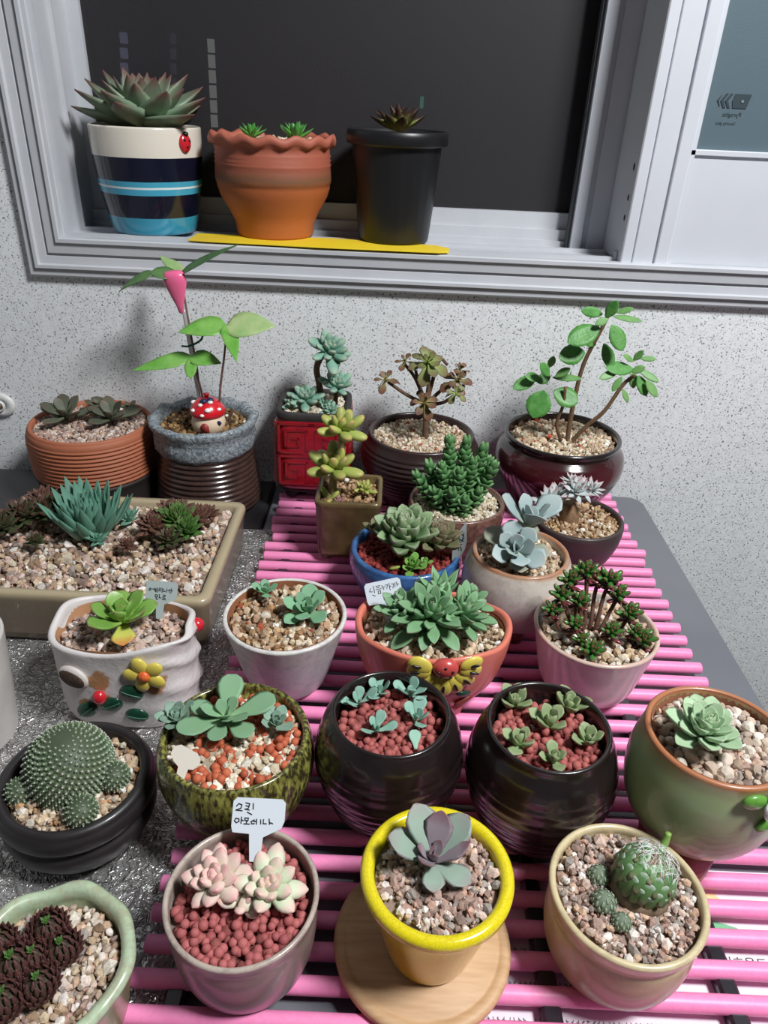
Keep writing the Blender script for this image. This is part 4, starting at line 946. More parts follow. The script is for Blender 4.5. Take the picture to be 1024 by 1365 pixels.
# blue bowl
t = potted('potted_chunky_rosettes', .0262, .6810, .006, 'royal blue bowl with two chunky green rosettes on red clay pellets', off=(-.0012, -.028, .019))
h = .062
BLUE = M('blue_glaze', srgb(66, 114, 168), srgb(44, 80, 130), scale=70, rough=.28, coat=.4, bump=.15, bscale=90)
pot_obj(t, pot_profile([(.037, 0), (.041, .002), (.052, .018), (.0605, .038), (.0625, .052), (.0611, h - .001)], .0065, .008), BLUE)
gravel(t, h - .007, .0545, .0545, .0053, PAL_CLAY, 23, name='clay_pellets', roundish=True, white=.006)
CH1 = Mleaf('chunky_green_leaf', [(0, srgb(104, 130, 88)), (.65, srgb(98, 128, 86)), (.93, srgb(134, 154, 116)), (1, srgb(160, 160, 140))], rough=.5, var=.15)
CH2 = Mleaf('chunky_bronze_leaf', [(0, srgb(128, 146, 100)), (.6, srgb(112, 122, 84)), (1, srgb(120, 104, 84))], rough=.5, var=.18)
rosette(t, (.0265, .704, .062), .037, 52, 'spoon', CH1, el=(88, 6), lmin=.5, p=1.0, seed=41, th=2.2, w=.95, tilt=(16, -4), rise=.55)
rosette(t, (.0605, .703, .060), .027, 42, 'spoon', CH2, el=(88, 8), lmin=.5, p=1.0, seed=42, th=2.2, w=.95, tilt=(14, 6), rise=.5)
rosette(t, (-.006, .718, .062), .018, 12, 'spoon', CH2, el=(80, 5), lmin=.5, seed=46, th=2, tilt=(0, -15))
rosette(t, (.0335, .668, .052), .0155, 16, 'round', Mleaf('baby_green_leaf', [(0, srgb(130, 168, 80)), (1, srgb(112, 160, 76))], var=.15), el=(80, 5), lmin=.5, seed=43, th=1.6, tilt=(20, 0))
rosette(t, (.0465, .672, .052), .011, 10, 'round', Mleaf('baby_green_leaf', [(0, srgb(130, 168, 80)), (1, srgb(112, 160, 76))], var=.15), el=(80, 5), lmin=.5, seed=44, th=1.6)
part_at(t, 'fallen_leaf', xf(LP['bean'], Matrix.Scale(.011, 4)), SED, (.010, .6655, .050), (0, R(-6), R(10)))
# tag standing at the right of the blue bowl
dia = [(-.002, -.014), (.002, -.014), (.0062, .004), (.0058, .012), (0, .030), (-.0058, .012), (-.0062, .004)]
plant_tag('plant_tag', (.0815, .6660, .0770), 'narrow pointed grey tag standing in the blue bowl', dia, [[(-.003, .018), (.002, .016)], [(-.001, .02), (-.002, .013)], [(.001, .019), (.0015, .012)], [(-.003, .012), (.003, .011)], [(-.0005, .012), (-.002, .006), (.002, .0075)], [(.0005, .006), (.003, .003)], [(-.001, .004), (.001, .001)], [(.002, .004), (.0035, .0015)], [(-.002, .0155), (-.0035, .010)], [(.0025, .0145), (.0005, .009)]], .0008, (R(-14), R(6), R(-24)), TAGG, 1.15)

# dark bowl with silvery caudex plant
t = potted('potted_silver_dudleya', .2330, .7642, .006, 'matte dark brown bowl with silvery pink spiky heads on a thick trunk')
h = .064
DKB = M('matte_dark_clay', srgb(58, 46, 46), srgb(66, 53, 52), scale=50, rough=.5, coat=.1, bump=.08)
pot_obj(t, pot_profile([(.026, 0), (.031, .002), (.044, .018), (.0525, .040), (.0548, .058), (.0545, h - .001)], .0055, .006), DKB)
gravel(t, h - .006, .0490, .0490, .0052, PAL_BROWN + PAL_TAN[:3], 24, white=.02)
stem(t, [(.222, .762, .058), (.2215, .762, .075), (.218, .762, .090)], [.0125, .012, .008], M('caudex', srgb(150, 118, 88), srgb(120, 92, 68), scale=150, rough=.8, bump=.4), 'caudex', 14)
SIL = Mleaf('silver_pink_leaf', [(0, srgb(196, 210, 206)), (.5, srgb(186, 200, 198)), (.8, srgb(190, 178, 178)), (1, srgb(170, 132, 136))], rough=.6, var=.12)
for k, (x, y, z, r_, tl) in enumerate(((.193, .752, .094, .023, (35, -20)), (.205, .765, .100, .018, (15, -12)), (.223, .757, .108, .022, (25, 0)), (.234, .762, .106, .020, (20, 14)), (.222, .770, .112, .018, (0, 0)), (.243, .765, .108, .019, (10, 22)))):
    rosette(t, (x, y, z), r_, 26, 'lance', SIL, el=(84, 0), lmin=.45, seed=50 + k, tilt=tl, w=1.6)

# off-white pear-shaped pot with ghost plant
t = potted('potted_ghost_plant', .1434, .639, .006, 'off-white rounded footed pot with a blue-grey broad-leaved rosette')
h = .0905
PEAR = Mz('cloudy_white_glaze', [(0, srgb(150, 128, 116)), (.16, srgb(186, 180, 172)), (.6, srgb(194, 190, 182)), (.95, srgb(200, 192, 180)), (.99, srgb(182, 140, 108)), (1, srgb(170, 118, 84))], 0, h, rough=.35, coat=.3, wob=.010, wscale=30, c2=srgb(150, 142, 136), c2f=.45)
pot_obj(t, pot_profile([(.040, .018), (.046, .020), (.0545, .034), (.0580, .052), (.0568, .070), (.0525, .084), (.0500, h - .001)], .005, .008, n=7), PEAR)
for a in (30, 150, 270): mobj('foot', *lathe([(0, 0), (.0085, 0), (.011, .010), (.013, .022), (0, .026)], 14), M('brown_foot', srgb(112, 66, 58), rough=.5), t, loc=(.030 * math.cos(R(a)), .030 * math.sin(R(a)), 0))
gravel(t, h - .008, .0445, .0445, .0056, PAL_TAN, 25, white=.02)
GHO = Mleaf('ghost_leaf', [(0, srgb(168, 180, 160)), (.5, srgb(150, 170, 170)), (1, srgb(170, 182, 180))], rough=.55, var=.12)
GHO2 = Mleaf('ghost_leaf_olive', [(0, srgb(150, 156, 128)), (.6, srgb(150, 154, 134)), (1, srgb(160, 160, 146))], rough=.55, var=.12)
rosette(t, (.134, .617, .112), .031, 12, 'wide', GHO, el=(75, 6), lmin=.42, seed=61, tilt=(38, -10), w=1.15, phi0=.5)
rosette(t, (.136, .626, .104), .038, 5, 'wide', GHO2, el=(14, -4), lmin=.8, seed=62, tilt=(20, -6), step=R(72), phi0=R(200), w=1.0)
stem(t, [(.139, .64, .085), (.146, .645, .115), (.149, .650, .128)], [.005, .004], GSTEM)
rosette(t, (.148, .646, .126), .040, 7, 'wide', GHO, el=(70, 30), lmin=.55, seed=63, tilt=(2, 10), w=1.05, phi0=1.2)

# ------------------------------------------------------------------ third row
# white pot with red-green jelly bean sedum
t = potted('potted_jelly_bean_sedum', .2020, .5414, .006, 'plain white glazed pot with trailing red and green bean-leaved sedum')
h = .0742
WH2 = Mz('white_glaze_buff', [(0, srgb(176, 150, 140)), (.08, srgb(204, 196, 192)), (.93, srgb(212, 206, 200)), (.99, srgb(206, 170, 150)), (1, srgb(190, 150, 128))], 0, h + .002, rough=.3, coat=.35, wob=.003, c2=srgb(190, 184, 182), c2f=.5)
pot_obj(t, pot_profile([(.0395, .010), (.041, .0105), (.0455, .02), (.0510, .045), (.0555, .066), (.0573, h - .001)], .0042, .007), WH2)
for a in (20, 140, 260): mobj('foot', *lathe([(0, 0), (.008, 0), (.010, .010), (.010, .013), (0, .014)], 14), M('brown_foot2', srgb(128, 74, 72), rough=.45, coat=.3), t, loc=(.030 * math.cos(R(a)), .030 * math.sin(R(a)), 0))
gravel(t, h - .007, .0525, .0525, .0066, PAL_TAN + [srgb(206, 200, 190)], 31, white=.02)
JEL = Mleaf('jelly_bean_leaf', [(0, srgb(52, 112, 44)), (.72, srgb(64, 118, 52)), (.93, srgb(88, 78, 46)), (1, srgb(110, 44, 44))], rough=.3, var=.2, coat=.2)
JELR = Mleaf('jelly_bean_leaf_red', [(0, srgb(84, 66, 48)), (.5, srgb(96, 46, 44)), (1, srgb(110, 38, 44))], rough=.3, var=.2, coat=.2)
RST = M('red_brown_stem', srgb(112, 76, 62), srgb(96, 62, 52), scale=200, rough=.6)
for k, (x, y, z, r_) in enumerate(((.171, .545, .128, .0125), (.186, .550, .134, .0135), (.207, .548, .128, .0130), (.163, .535, .118, .0120), (.179, .532, .114, .0110), (.227, .535, .101, .0135), (.239, .520, .083, .0130), (.190, .505, .080, .0135), (.209, .520, .091, .0115), (.1985, .553, .124, .0105), (.176, .522, .096, .0100), (.216, .543, .116, .0115), (.155, .528, .106, .0105), (.230, .520, .092, .0095), (.182, .515, .084, .0095))):
    rosette(t, (x, y, z), r_, 18, 'bean', JEL, el=(84, 10), lmin=.5, seed=70 + k, th=1.1, tilt=(18, 0), rise=.2)
    rosette(t, (x, y, z - r_ * .42), r_ * .85, 7, 'bean', JELR, el=(15, -25), lmin=.8, seed=90 + k, name='lower_leaves')
    if z > .1: stem(t, [(.192 + (x - .192) * .35, .535 + (y - .535) * .5, .068), ((x + .192) / 2, (y + .535) / 2 - .006, .085), ((x * 3 + .192) / 4, y - .004, z - .018), (x, y, z - r_ * .3)], .0019, RST)
for k in range(7):
    a = k * 2.1; rosette(t, (.200 + .030 * math.cos(a), .525 + .018 * math.sin(a), .075), .008, 5, 'bean', JELR, el=(60, 10), lmin=.7, seed=120 + k, name='leaf_cluster')

# bluish white pot with two rosettes
t = potted('potted_green_rosette_pair', -.0871, .5384, .006, 'bluish white tapered pot with two flat green rosettes on brown gravel')
h = .0747
WH3 = Mz('bluish_white_glaze', [(0, srgb(184, 184, 186)), (.5, srgb(196, 197, 200)), (1, srgb(214, 210, 204))], 0, h + .002, rough=.4, coat=.2, wob=.003, c2=srgb(160, 162, 168), c2f=.5)
pot_obj(t, pot_profile([(.034, 0), (.037, .002), (.0425, .018), (.050, .046), (.0552, .066), (.0572, h - .001)], .0045, .008), WH3)
mobj('inner_clay', *lathe([(.0524, h + .0004), (.0521, h - .012)], 56), SOILRIM, t)
gravel(t, h - .008, .052, .052, .0060, PAL_TAN + PAL_BROWN, 32, white=.03, extra=(srgb(166, 84, 58), .03))
PGL = Mleaf('soft_green_leaf', [(0, srgb(150, 186, 148)), (.6, srgb(120, 168, 128)), (.95, srgb(124, 166, 134)), (1, srgb(150, 140, 120))], rough=.55, var=.12)
rosette(t, (-.1105, .566, .083), .0150, 11, 'wide', PGL, el=(78, 18), lmin=.45, seed=64, w=1.1)
rosette(t, (-.0675, .541, .083), .0270, 13, 'wide', PGL, el=(74, 6), lmin=.42, seed=65, w=1.0, phi0=.4, tilt=(16, 0))

# coral footed pot
t = potted('potted_green_cluster', .0492, .5225, .006, 'coral pink oval pot with yellow flower relief and large green rosette cluster')
h = .0840; RX, RY = .0711, .0520
CORAL = M('coral_glaze', srgb(212, 120, 100), srgb(204, 112, 92), scale=30, rough=.4, coat=.25, bump=.06, bscale=60)
def wavy(p, a, r, z):
    k = (z / .084) ** 2 * .0016 * (math.sin(5 * a + .5) + .7 * math.sin(3 * a)); return (p[0] * (1 + k * 6), p[1] * (1 + k * 6), p[2] + k)
cor_out = [(.58, .012), (.68, .015), (.85, .033), (.95, .056), (.99, .073), (1.0, h - .002)]
pr = pot_profile([(a * RX, b) for a, b in cor_out], .0062, .008)
po = pot_obj(t, pr, CORAL, seg=72, sy=RY / RX, warp=wavy)
for a in (50, 130, 230, 310): mobj('foot', *lathe([(0, 0), (.008, 0), (.0105, .010), (.012, .016), (0, .017)], 14), CORAL, t, loc=(.036 * math.cos(R(a)), .026 * math.sin(R(a)), 0))
mobj('inner_clay', *lathe([(RX - .0066, h - .0035), (RX - .0073, h - .012)], 64, 1, (RY - .0066) / (RX - .0066)), SOILRIM, t)
gravel(t, h - .009, .0645, .0455, .0056, PAL_TAN, 33, white=.02)
def face_y(x, z, base):                                            # front surface of the oval pot
    rr = float(np.interp(z, [b for _, b in cor_out], [a for a, _ in cor_out])); return -RY * rr * math.sqrt(max(0, 1 - (x / (RX * rr)) ** 2))
fx, fz = .0085, .078
for k, a in enumerate((165, 190, 218, 245, 270, 295, 320, 347, 12)):
    r_ = .0225; x, z = fx + r_ * math.cos(R(a)), fz + r_ * .95 * math.sin(R(a)); z = min(z, .0805)
    y = face_y(x, z, 0)
    pe = mobj('petal', *ball(.0110, .0034, .0085), YEL_P, po, loc=(x, y - .0022, z), rot=(R(6), -R(a), math.atan2(x, -y * 1.6) * .9))
    mobj('petal_mark', *ball(.0045, .0012, .0012), BLK_P, po, loc=(x + .003 * math.cos(R(a)), y - .0056, z + .002 * math.sin(R(a)) + .0008), rot=(0, -R(a), 0))
lb = mobj('ladybug', *ball(.0115, .0075, .0095), M('coral_red_dome', srgb(190, 74, 70), rough=.3, coat=.4), po, loc=(fx, face_y(fx, .08, 0) - .0015, .0785))
for dx, dz in ((-.006, -.0005), (-.0005, .0045), (.0058, .0012), (-.003, -.0048), (.0045, -.0042), (.001, -.001)): mobj('spot', *ball(.0014, .001, .0012), BLK_P, lb, loc=(dx, -.0062, dz))
mobj('leaf_relief', *ball(.0085, .003, .0045), GRN_P, po, loc=(.028, face_y(.028, .040, 0), .040), rot=(R(30), R(20), R(30)))
mobj('leaf_relief', *ball(.0110, .003, .0055), M('red_brown_relief', srgb(126, 52, 44), rough=.4), po, loc=(.030, face_y(.030, .028, 0), .027), rot=(R(30), R(-12), R(30)))
GR1 = Mleaf('fresh_green_leaf', [(0, srgb(136, 172, 130)), (.6, srgb(112, 152, 108)), (.93, srgb(120, 158, 118)), (1, srgb(130, 110, 88))], rough=.5, var=.14)
rosette(t, (.045, .514, .104), .039, 34, 'spoon', GR1, el=(84, -22), lmin=.55, seed=81, tilt=(18, 0), w=.68, th=1.3, p=.8)
rosette(t, (.021, .519, .102), .027, 24, 'spoon', GR1, el=(82, -8), lmin=.5, seed=82, tilt=(12, -22), w=.72, th=1.3)
rosette(t, (.073, .520, .102), .032, 26, 'spoon', GR1, el=(82, -10), lmin=.5, seed=83, tilt=(10, 25), w=.72, th=1.3)
rosette(t, (.055, .540, .108), .027, 18, 'pointed', GR1, el=(86, 35), lmin=.5, seed=84, w=1.1, th=1.2)
rosette(t, (.080, .538, .102), .022, 14, 'spoon', GR1, el=(84, 10), lmin=.5, seed=85, tilt=(0, 20), w=.85)
# tag with handwriting in the coral pot
plate = [(-.003, -.022), (.003, -.022), (.0035, -.0095), (.0135, -.0045), (.0150, -.0010), (.0150, .0085), (.0130, .0105), (-.0130, .0105), (-.0150, .0085), (-.0150, -.0045), (-.0140, -.0075), (-.0045, -.0080)]
hw2 = [[(-.010, .006), (-.0115, .0035), (-.009, .003)], [(-.0075, .0075), (-.0075, .002)], [(-.0095, .0005), (-.0075, -.0008)], [(-.0055, .0068), (-.002, .0068)], [(-.0052, .0055), (-.0025, .0055)], [(-.006, .004), (-.0015, .0042)], [(-.0045, .0025), (-.0025, .0028), (-.0025, .0005), (-.0045, .0003), (-.0045, .0025)],
       [(-.0005, .0065), (.0005, .0028)], [(.0002, .0048), (.0018, .005)], [(.0022, .0062), (.0042, .0062), (.003, .003)], [(.0055, .0072), (.0055, .0015)], [(.0055, .0045), (.0068, .0045)], [(.0074, .0062), (.0092, .006), (.0080, .0025)], [(.0105, .0065), (.0098, .003)], [(.0118, .007), (.0118, .0035)], [(.0118, .005), (.0135, .005)]]
plant_tag('plant_tag', (.0035, .5440, .1050), 'white tag with one handwritten line leaning left behind the coral pot rim', plate, hw2, .00055, (R(-36), R(-15), R(4)), TAGW, 1.12)

# white log pot with flower relief
t = potted('potted_bright_rosette', -.2290, .5135, FZ, 'lumpy white log-shaped pot with yellow flower relief and a bright green rosette')
h = .0925; RX, RY = .0620, .0425
def log_glaze():
    m, nt, b = _nodes('white_slip_glaze'); b.inputs['Roughness'].default_value = .42; b.inputs['Coat Weight'].default_value = .15
    tc = nt.nodes.new('ShaderNodeTexCoord'); n = noise(nt, 90, 5, .65); acc = None
    for c, rad in (((-.012, -.043, .060), .020), ((.036, -.041, .058), .022), ((-.010, -.043, .036), .018), ((-.030, -.04, .030), .014)):
        d = nt.nodes.new('ShaderNodeVectorMath'); d.operation = 'DISTANCE'; d.inputs[1].default_value = c; nt.links.new(tc.outputs['Object'], d.inputs[0])
        mr = nt.nodes.new('ShaderNodeMapRange'); mr.inputs[1].default_value = rad; mr.inputs[2].default_value = rad * .3; nt.links.new(d.outputs['Value'], mr.inputs[0])
        if acc is None: acc = mr.outputs[0]
        else:
            mx = nt.nodes.new('ShaderNodeMath'); mx.operation = 'MAXIMUM'; nt.links.new(acc, mx.inputs[0]); nt.links.new(mr.outputs[0], mx.inputs[1]); acc = mx.outputs[0]
    ml = nt.nodes.new('ShaderNodeMath'); ml.operation = 'MULTIPLY'; nt.links.new(acc, ml.inputs[0]); nt.links.new(n.outputs['Fac'], ml.inputs[1])
    r = ramp(nt, [(.30, srgb(212, 206, 204)), (.42, srgb(176, 130, 92))]); nt.links.new(ml.outputs[0], r.inputs[0]); nt.links.new(r.outputs[0], b.inputs['Base Color'])
    n2 = noise(nt, 45); add_bump(nt, b, n2.outputs['Fac'], .5, .003); return m
LOGW = log_glaze()
rgl = random.Random(9); lam = [(rgl.uniform(-1, 1), rgl.uniform(0, 6), rgl.randint(2, 9), rgl.uniform(20, 90)) for _ in range(9)]
def logwarp(p, a, r, z):
    if r < .03: return p
    k = sum(A_ * math.sin(n_ * a + f_ + z * s_) for A_, f_, n_, s_ in lam) * .0045
    fold = .085 * max(0, math.sin(240 * z + 4.0 * a)) ** 2 * min(1, max(0, (math.cos(a + .2) - .55) * 4))
    s_ = 1 + k + fold * .8; dz = .0035 * math.sin(2 * a + 2.4) * (z / .0925) + .0015 * math.sin(5 * a)
    return (p[0] * s_, p[1] * s_, p[2] + (dz if z > .05 else 0))
pr = pot_profile([(a * RX, b) for a, b in ((.80, 0), (.90, .003), (.97, .02), (.98, .05), (.97, .075), (1.0, h - .002))], .0062, .010)
po = pot_obj(t, pr, LOGW, seg=72, sy=RY / RX, power=2.9, warp=logwarp)
mobj('inner_clay', *lathe([(RX - .0058, h - .003), (RX - .0072, h - .014)], 64, 1, (RY - .006) / (RX - .006), 2.9), M('tan_clay', srgb(186, 138, 100), rough=.8), t)
gravel(t, h - .012, .054, .0345, .0055, PAL_PINK, 34, power=2.9)
FY = -RY * 1.0
fl_ = mobj('flower', *ball(.0055, .004, .0055), M('orange_centre', srgb(216, 84, 48), srgb(236, 130, 60), scale=300, rough=.4), po, loc=(.030, FY - .0025, .071))
for k in range(5):
    a = R(90 + 72 * k + 20); mobj('petal', *ball(.0090, .0032, .0068), YEL_P, fl_, loc=(.0105 * math.cos(a), .002, .0105 * math.sin(a)), rot=(0, -a, 0))
kn = mobj('knot', *ball(.0150, .0045, .0115), M('knot_rim_white', srgb(206, 198, 192), rough=.5), po, loc=(-.034, FY + .0025, .062), rot=(0, R(18), R(-14)))
mobj('knot_hollow', *ball(.0125, .0030, .0085), M('dark_knot', srgb(74, 52, 40), srgb(54, 38, 30), scale=300, rough=.7, bump=.6), kn, loc=(0, -.0026, 0))
mobj('bud', *ball(.0062, .0050, .0070), RED_P, po, loc=(-.0125, FY - .0022, .044))
for x, z, a in ((-.027, .026, 40), (-.004, .034, 25), (.0155, .049, -20), (.017, .022, -8)):
    lf_ = mobj('leaf_relief', *ball(.0105, .0030, .0080), GRN_P, po, loc=(x, FY + .0006, z), rot=(0, -R(a), 0)); mobj('midrib', *tube([(-.009, -.0028, 0), (0, -.0036, 0), (.009, -.0026, 0)], .0005, 6), M('midrib_green', srgb(60, 110, 86), rough=.4), lf_)
mobj('bead', *ball(.0068, .0068, .0068), RED_P, po, loc=(.0625, .012, .084))
BRG = Mleaf('bright_green_leaf', [(0, srgb(160, 190, 96)), (.5, srgb(118, 162, 72)), (.9, srgb(124, 164, 78)), (1, srgb(130, 100, 66))], rough=.35, var=.12)
BRY = Mleaf('yellowing_leaf', [(0, srgb(170, 196, 90)), (.6, srgb(206, 204, 100)), (1, srgb(206, 120, 70))], rough=.35, var=.1)
ro = rosette(t, (-.2265, .508, .0895), .032, 14, 'spoon', BRG, el=(80, 8), lmin=.45, seed=86, w=1.3, phi0=.6, th=1.2)
inst('leaf', leaf_mesh('wide', BRY), ro, (0, 0, -.003), (0, R(8), R(-72)), (.031, .031, .031))
hw1 = [[(-.0105, .0062), (-.0115, .0045), (-.010, .004), (-.0095, .0055), (-.0105, .0062)], [(-.0085, .0055), (-.0075, .0055)], [(-.0065, .0065), (-.0055, .0035)], [(-.007, .005), (-.005, .006), (-.0048, .003)], [(-.0038, .0068), (-.0036, .003)], [(-.0018, .0070), (-.0026, .0045), (-.001, .0042), (-.0008, .0068)], [(.0005, .0068), (.0007, .003)], [(.0018, .0062), (.0018, .0042), (.0034, .0042)], [(.0048, .0066), (.0045, .0036)], [(.0058, .005), (.0075, .0062), (.007, .0038)], [(.0088, .0072), (.0086, .003)], [(.0088, .0052), (.010, .0054)],
       [(-.0052, .0005), (-.0032, .0005), (-.0032, -.0015), (-.0052, -.0015), (-.0052, .0005)], [(-.0042, -.0022), (-.0042, -.0034), (-.0024, -.0034)], [(-.0015, .001), (-.0015, -.002), (.0002, -.002)], [(.0018, .0008), (.0036, .0008), (.0036, -.0006), (.0018, -.0008), (.0018, -.002), (.004, -.002)], [(.0014, -.0034), (.0045, -.0034)]]
plant_tag('plant_tag', (-.1985, .533, .0990), 'grey tag with two handwritten lines standing in the white log pot', [(a * .95, b * 1.05 + .002) for a, b in plate], hw1, .00065, (R(-28), R(3), R(0)), TAGG, 1.0)

# ------------------------------------------------------------------ beige trough at the left
t = potted('planted_trough', -.3100, .6900, FZ, 'long beige rectangular trough with houseleeks and a spiky blue-green rosette')
BEI = M('beige_crackle_glaze', srgb(166, 150, 116), srgb(150, 132, 98), scale=90, rough=.35, coat=.3, bump=.05)
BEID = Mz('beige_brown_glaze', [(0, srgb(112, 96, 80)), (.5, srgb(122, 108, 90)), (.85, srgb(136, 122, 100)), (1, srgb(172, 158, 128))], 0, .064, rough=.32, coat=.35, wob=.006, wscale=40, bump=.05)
def rr_loop(hx, hy, r, z, n=6):
    return [(p[0], p[1], z) for p in rounded_rect(-hx, hx, -hy, hy, r, n=n)]
hx, hy = .1385, .1045
loops = [(hx * .93, hy * .93, .010, .006), (hx * .95, hy * .95, .010, .004), (hx * .955, hy * .955, .011, .012), (hx * .985, hy * .985, .012, .050), (hx, hy, .013, .057), (hx, hy, .013, .062), (hx - .002, hy - .002, .012, .0645), (hx - .009, hy - .009, .010, .0645), (hx - .012, hy - .012, .008, .0620), (hx - .015, hy - .015, .007, .050)]
v, f = [], []
for a, b, r_, z in loops: v += rr_loop(a, b, r_, z)
n_ = len(v) // len(loops)
for i in range(len(loops) - 1):
    for k in range(n_): j = (k + 1) % n_; f.append((i * n_ + k, i * n_ + j, (i + 1) * n_ + j, (i + 1) * n_ + k))
f.append(tuple(range(n_))[::-1]); f.append(tuple((len(loops) - 1) * n_ + k for k in range(n_)))
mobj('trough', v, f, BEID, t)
for sx in (-1, 1):
    for sy in (-1, 1): mobj('foot', *box(sx * .10 - .016, sx * .10 + .016, sy * .075 - .012, sy * .075 + .012, 0, .008, .001), BEID, t, False)
gravel(t, .0565, hx - .0155, hy - .0155, .0066, PAL_PINK + PAL_TAN, 41, rect=True, dome=.1, white=.03, fill=.95)
SEMD = Mros('dark_houseleek', [(0, srgb(74, 92, 58)), (.6, srgb(70, 80, 52)), (.85, srgb(86, 62, 50)), (1, srgb(84, 48, 44))], rough=.5)
SEMG = Mros('green_houseleek', [(0, srgb(74, 118, 54)), (.6, srgb(72, 116, 52)), (.9, srgb(86, 110, 58)), (1, srgb(92, 66, 52))], rough=.45)
SEMB = Mros('brown_houseleek', [(0, srgb(96, 88, 62)), (.5, srgb(104, 78, 62)), (1, srgb(92, 56, 48))], rough=.55)
ALO = Mleaf('blue_green_spike', [(0, srgb(140, 176, 156)), (.5, srgb(106, 152, 132)), (1, srgb(92, 138, 118))], rough=.5, var=.12)
rosette(t, (-.3350, .713, .056), .050, 64, 'lance', ALO, el=(88, 50), lmin=.80, seed=201, w=1.45, th=1.1, p=.9, base=.46, tilt=(4, 0))
rosette(t, (-.3180, .686, .056), .019, 20, 'lance', ALO, el=(80, 15), lmin=.5, seed=202, w=1.7, joined=False, tilt=(15, 0))
rosette(t, (-.2980, .733, .056), .022, 16, 'lance', ALO, el=(80, 15), lmin=.5, seed=203, w=1.7)
for k, (x, y, r_, hh, mm, n2) in enumerate(((-.412, .714, .027, .024, SEMD, 60), (-.390, .727, .028, .024, SEMD, 60), (-.426, .690, .026, .022, SEMD, 50), (-.368, .752, .020, .017, SEMB, 44), (-.408, .755, .022, .018, SEMB, 44), (-.378, .667, .0145, .012, SEMD, 36), (-.278, .668, .0130, .013, SEMB, 40),
                                     (-.236, .716, .030, .030, SEMG, 64), (-.222, .700, .024, .022, SEMG, 50), (-.259, .706, .024, .023, SEMB, 56), (-.250, .739, .022, .019, SEMB, 50), (-.216, .728, .022, .022, SEMB, 50), (-.235, .680, .020, .014, SEMD, 44), (-.205, .742, .015, .014, SEMB, 36), (-.240, .746, .018, .016, SEMB, 36))):
    rosette(t, (x, y, .060 + hh * .15), r_, n2, 'tri' if mm is SEMB else 'pointed', mm, el=(88, 8), lmin=.42, seed=210 + k, joined=True, w=1.0, th=1.0, rise=.25, tilt=(14, 0))

# ------------------------------------------------------------------ front rows
# low black bowl with globe cactus
t = potted('potted_globe_cactus', -.2240, .3740, FZ, 'low black saucer-shaped bowl holding a round dotted cactus with pups')
h = .056
BLKM = M('black_satin_clay', srgb(34, 31, 32), srgb(42, 38, 39), scale=40, rough=.42, coat=.15, bump=.05)
pot_obj(t, pot_profile([(.038, 0), (.043, .003), (.050, .012), (.0555, .022), (.0562, .030), (.0535, .035), (.0535, .038), (.0575, .042), (.0580, .050), (.0555, h - .001)], .0085, .006), BLKM, seg=64)
gravel(t, h - .005, .0465, .0465, .0052, PAL_TAN + [srgb(206, 160, 116)], 42, dome=.3)
CAC = M('cactus_skin', srgb(58, 74, 54), srgb(78, 86, 64), scale=30, rough=.55); TUB = M('cactus_tubercle', srgb(80, 106, 72), srgb(98, 110, 84), scale=25, rough=.5); SPN = M('white_spines', srgb(190, 194, 178), rough=.7)
def cactus(loc, rad, hgt, n, tub, seed):
    rg = random.Random(seed); loc = Vector(loc) - t.location
    o = mobj('cactus_body', *ball(rad, rad, hgt, seg=28, rings=16), CAC, t, loc=loc)
    tv, sv = [], []
    for i in range(n):
        u = (i + .5) / n; th = math.acos(1 - 1.55 * u); ph = i * GOLD
        d = Vector((math.sin(th) * math.cos(ph), math.sin(th) * math.sin(ph), math.cos(th))); c = Vector((d.x * rad, d.y * rad, d.z * hgt)); dimple = math.exp(-(th / .28) ** 2) * .10 * hgt; c.z -= dimple
        s_ = tub * (.6 + .5 * min(1, th / .9)); q = d.to_track_quat('Z', 'Y').to_matrix().to_4x4(); Mx = Matrix.Translation(c) @ q
        tv.append(xf(lathe([(s_ * .62, -s_ * .3), (s_ * .5, s_ * .25), (s_ * .22, s_ * .55), (0, s_ * .6)], 6), Mx))
        sv.append(xf(lathe([(s_ * .24, s_ * .45), (s_ * .20, s_ * .72), (0, s_ * .80)], 5), Mx))
        for k in range(5):
            a = k * 1.2566 + i; e = Mx @ Vector((math.cos(a) * s_ * .62, math.sin(a) * s_ * .62, s_ * .82)); b = Mx @ Vector((0, 0, s_ * .6)); w_ = (e - b).cross(d).normalized() * s_ * .05
            sv.append(([tuple(b + w_), tuple(b - w_), tuple(e)], [(0, 1, 2)]))
    a = mobj('tubercles', *join(*tv), TUB, o); a['kind'] = 'stuff'; a = mobj('spines', *join(*sv), SPN, o); a['kind'] = 'stuff'
cactus((-.2275, .3765, .053), .0310, .0315, 560, .0030, 1)
cactus((-.1925, .3720, .050), .0105, .0100, 90, .0022, 2); cactus((-.2060, .3410, .050), .0110, .0100, 90, .0022, 3); cactus((-.2565, .3560, .049), .0095, .0090, 80, .0022, 4)

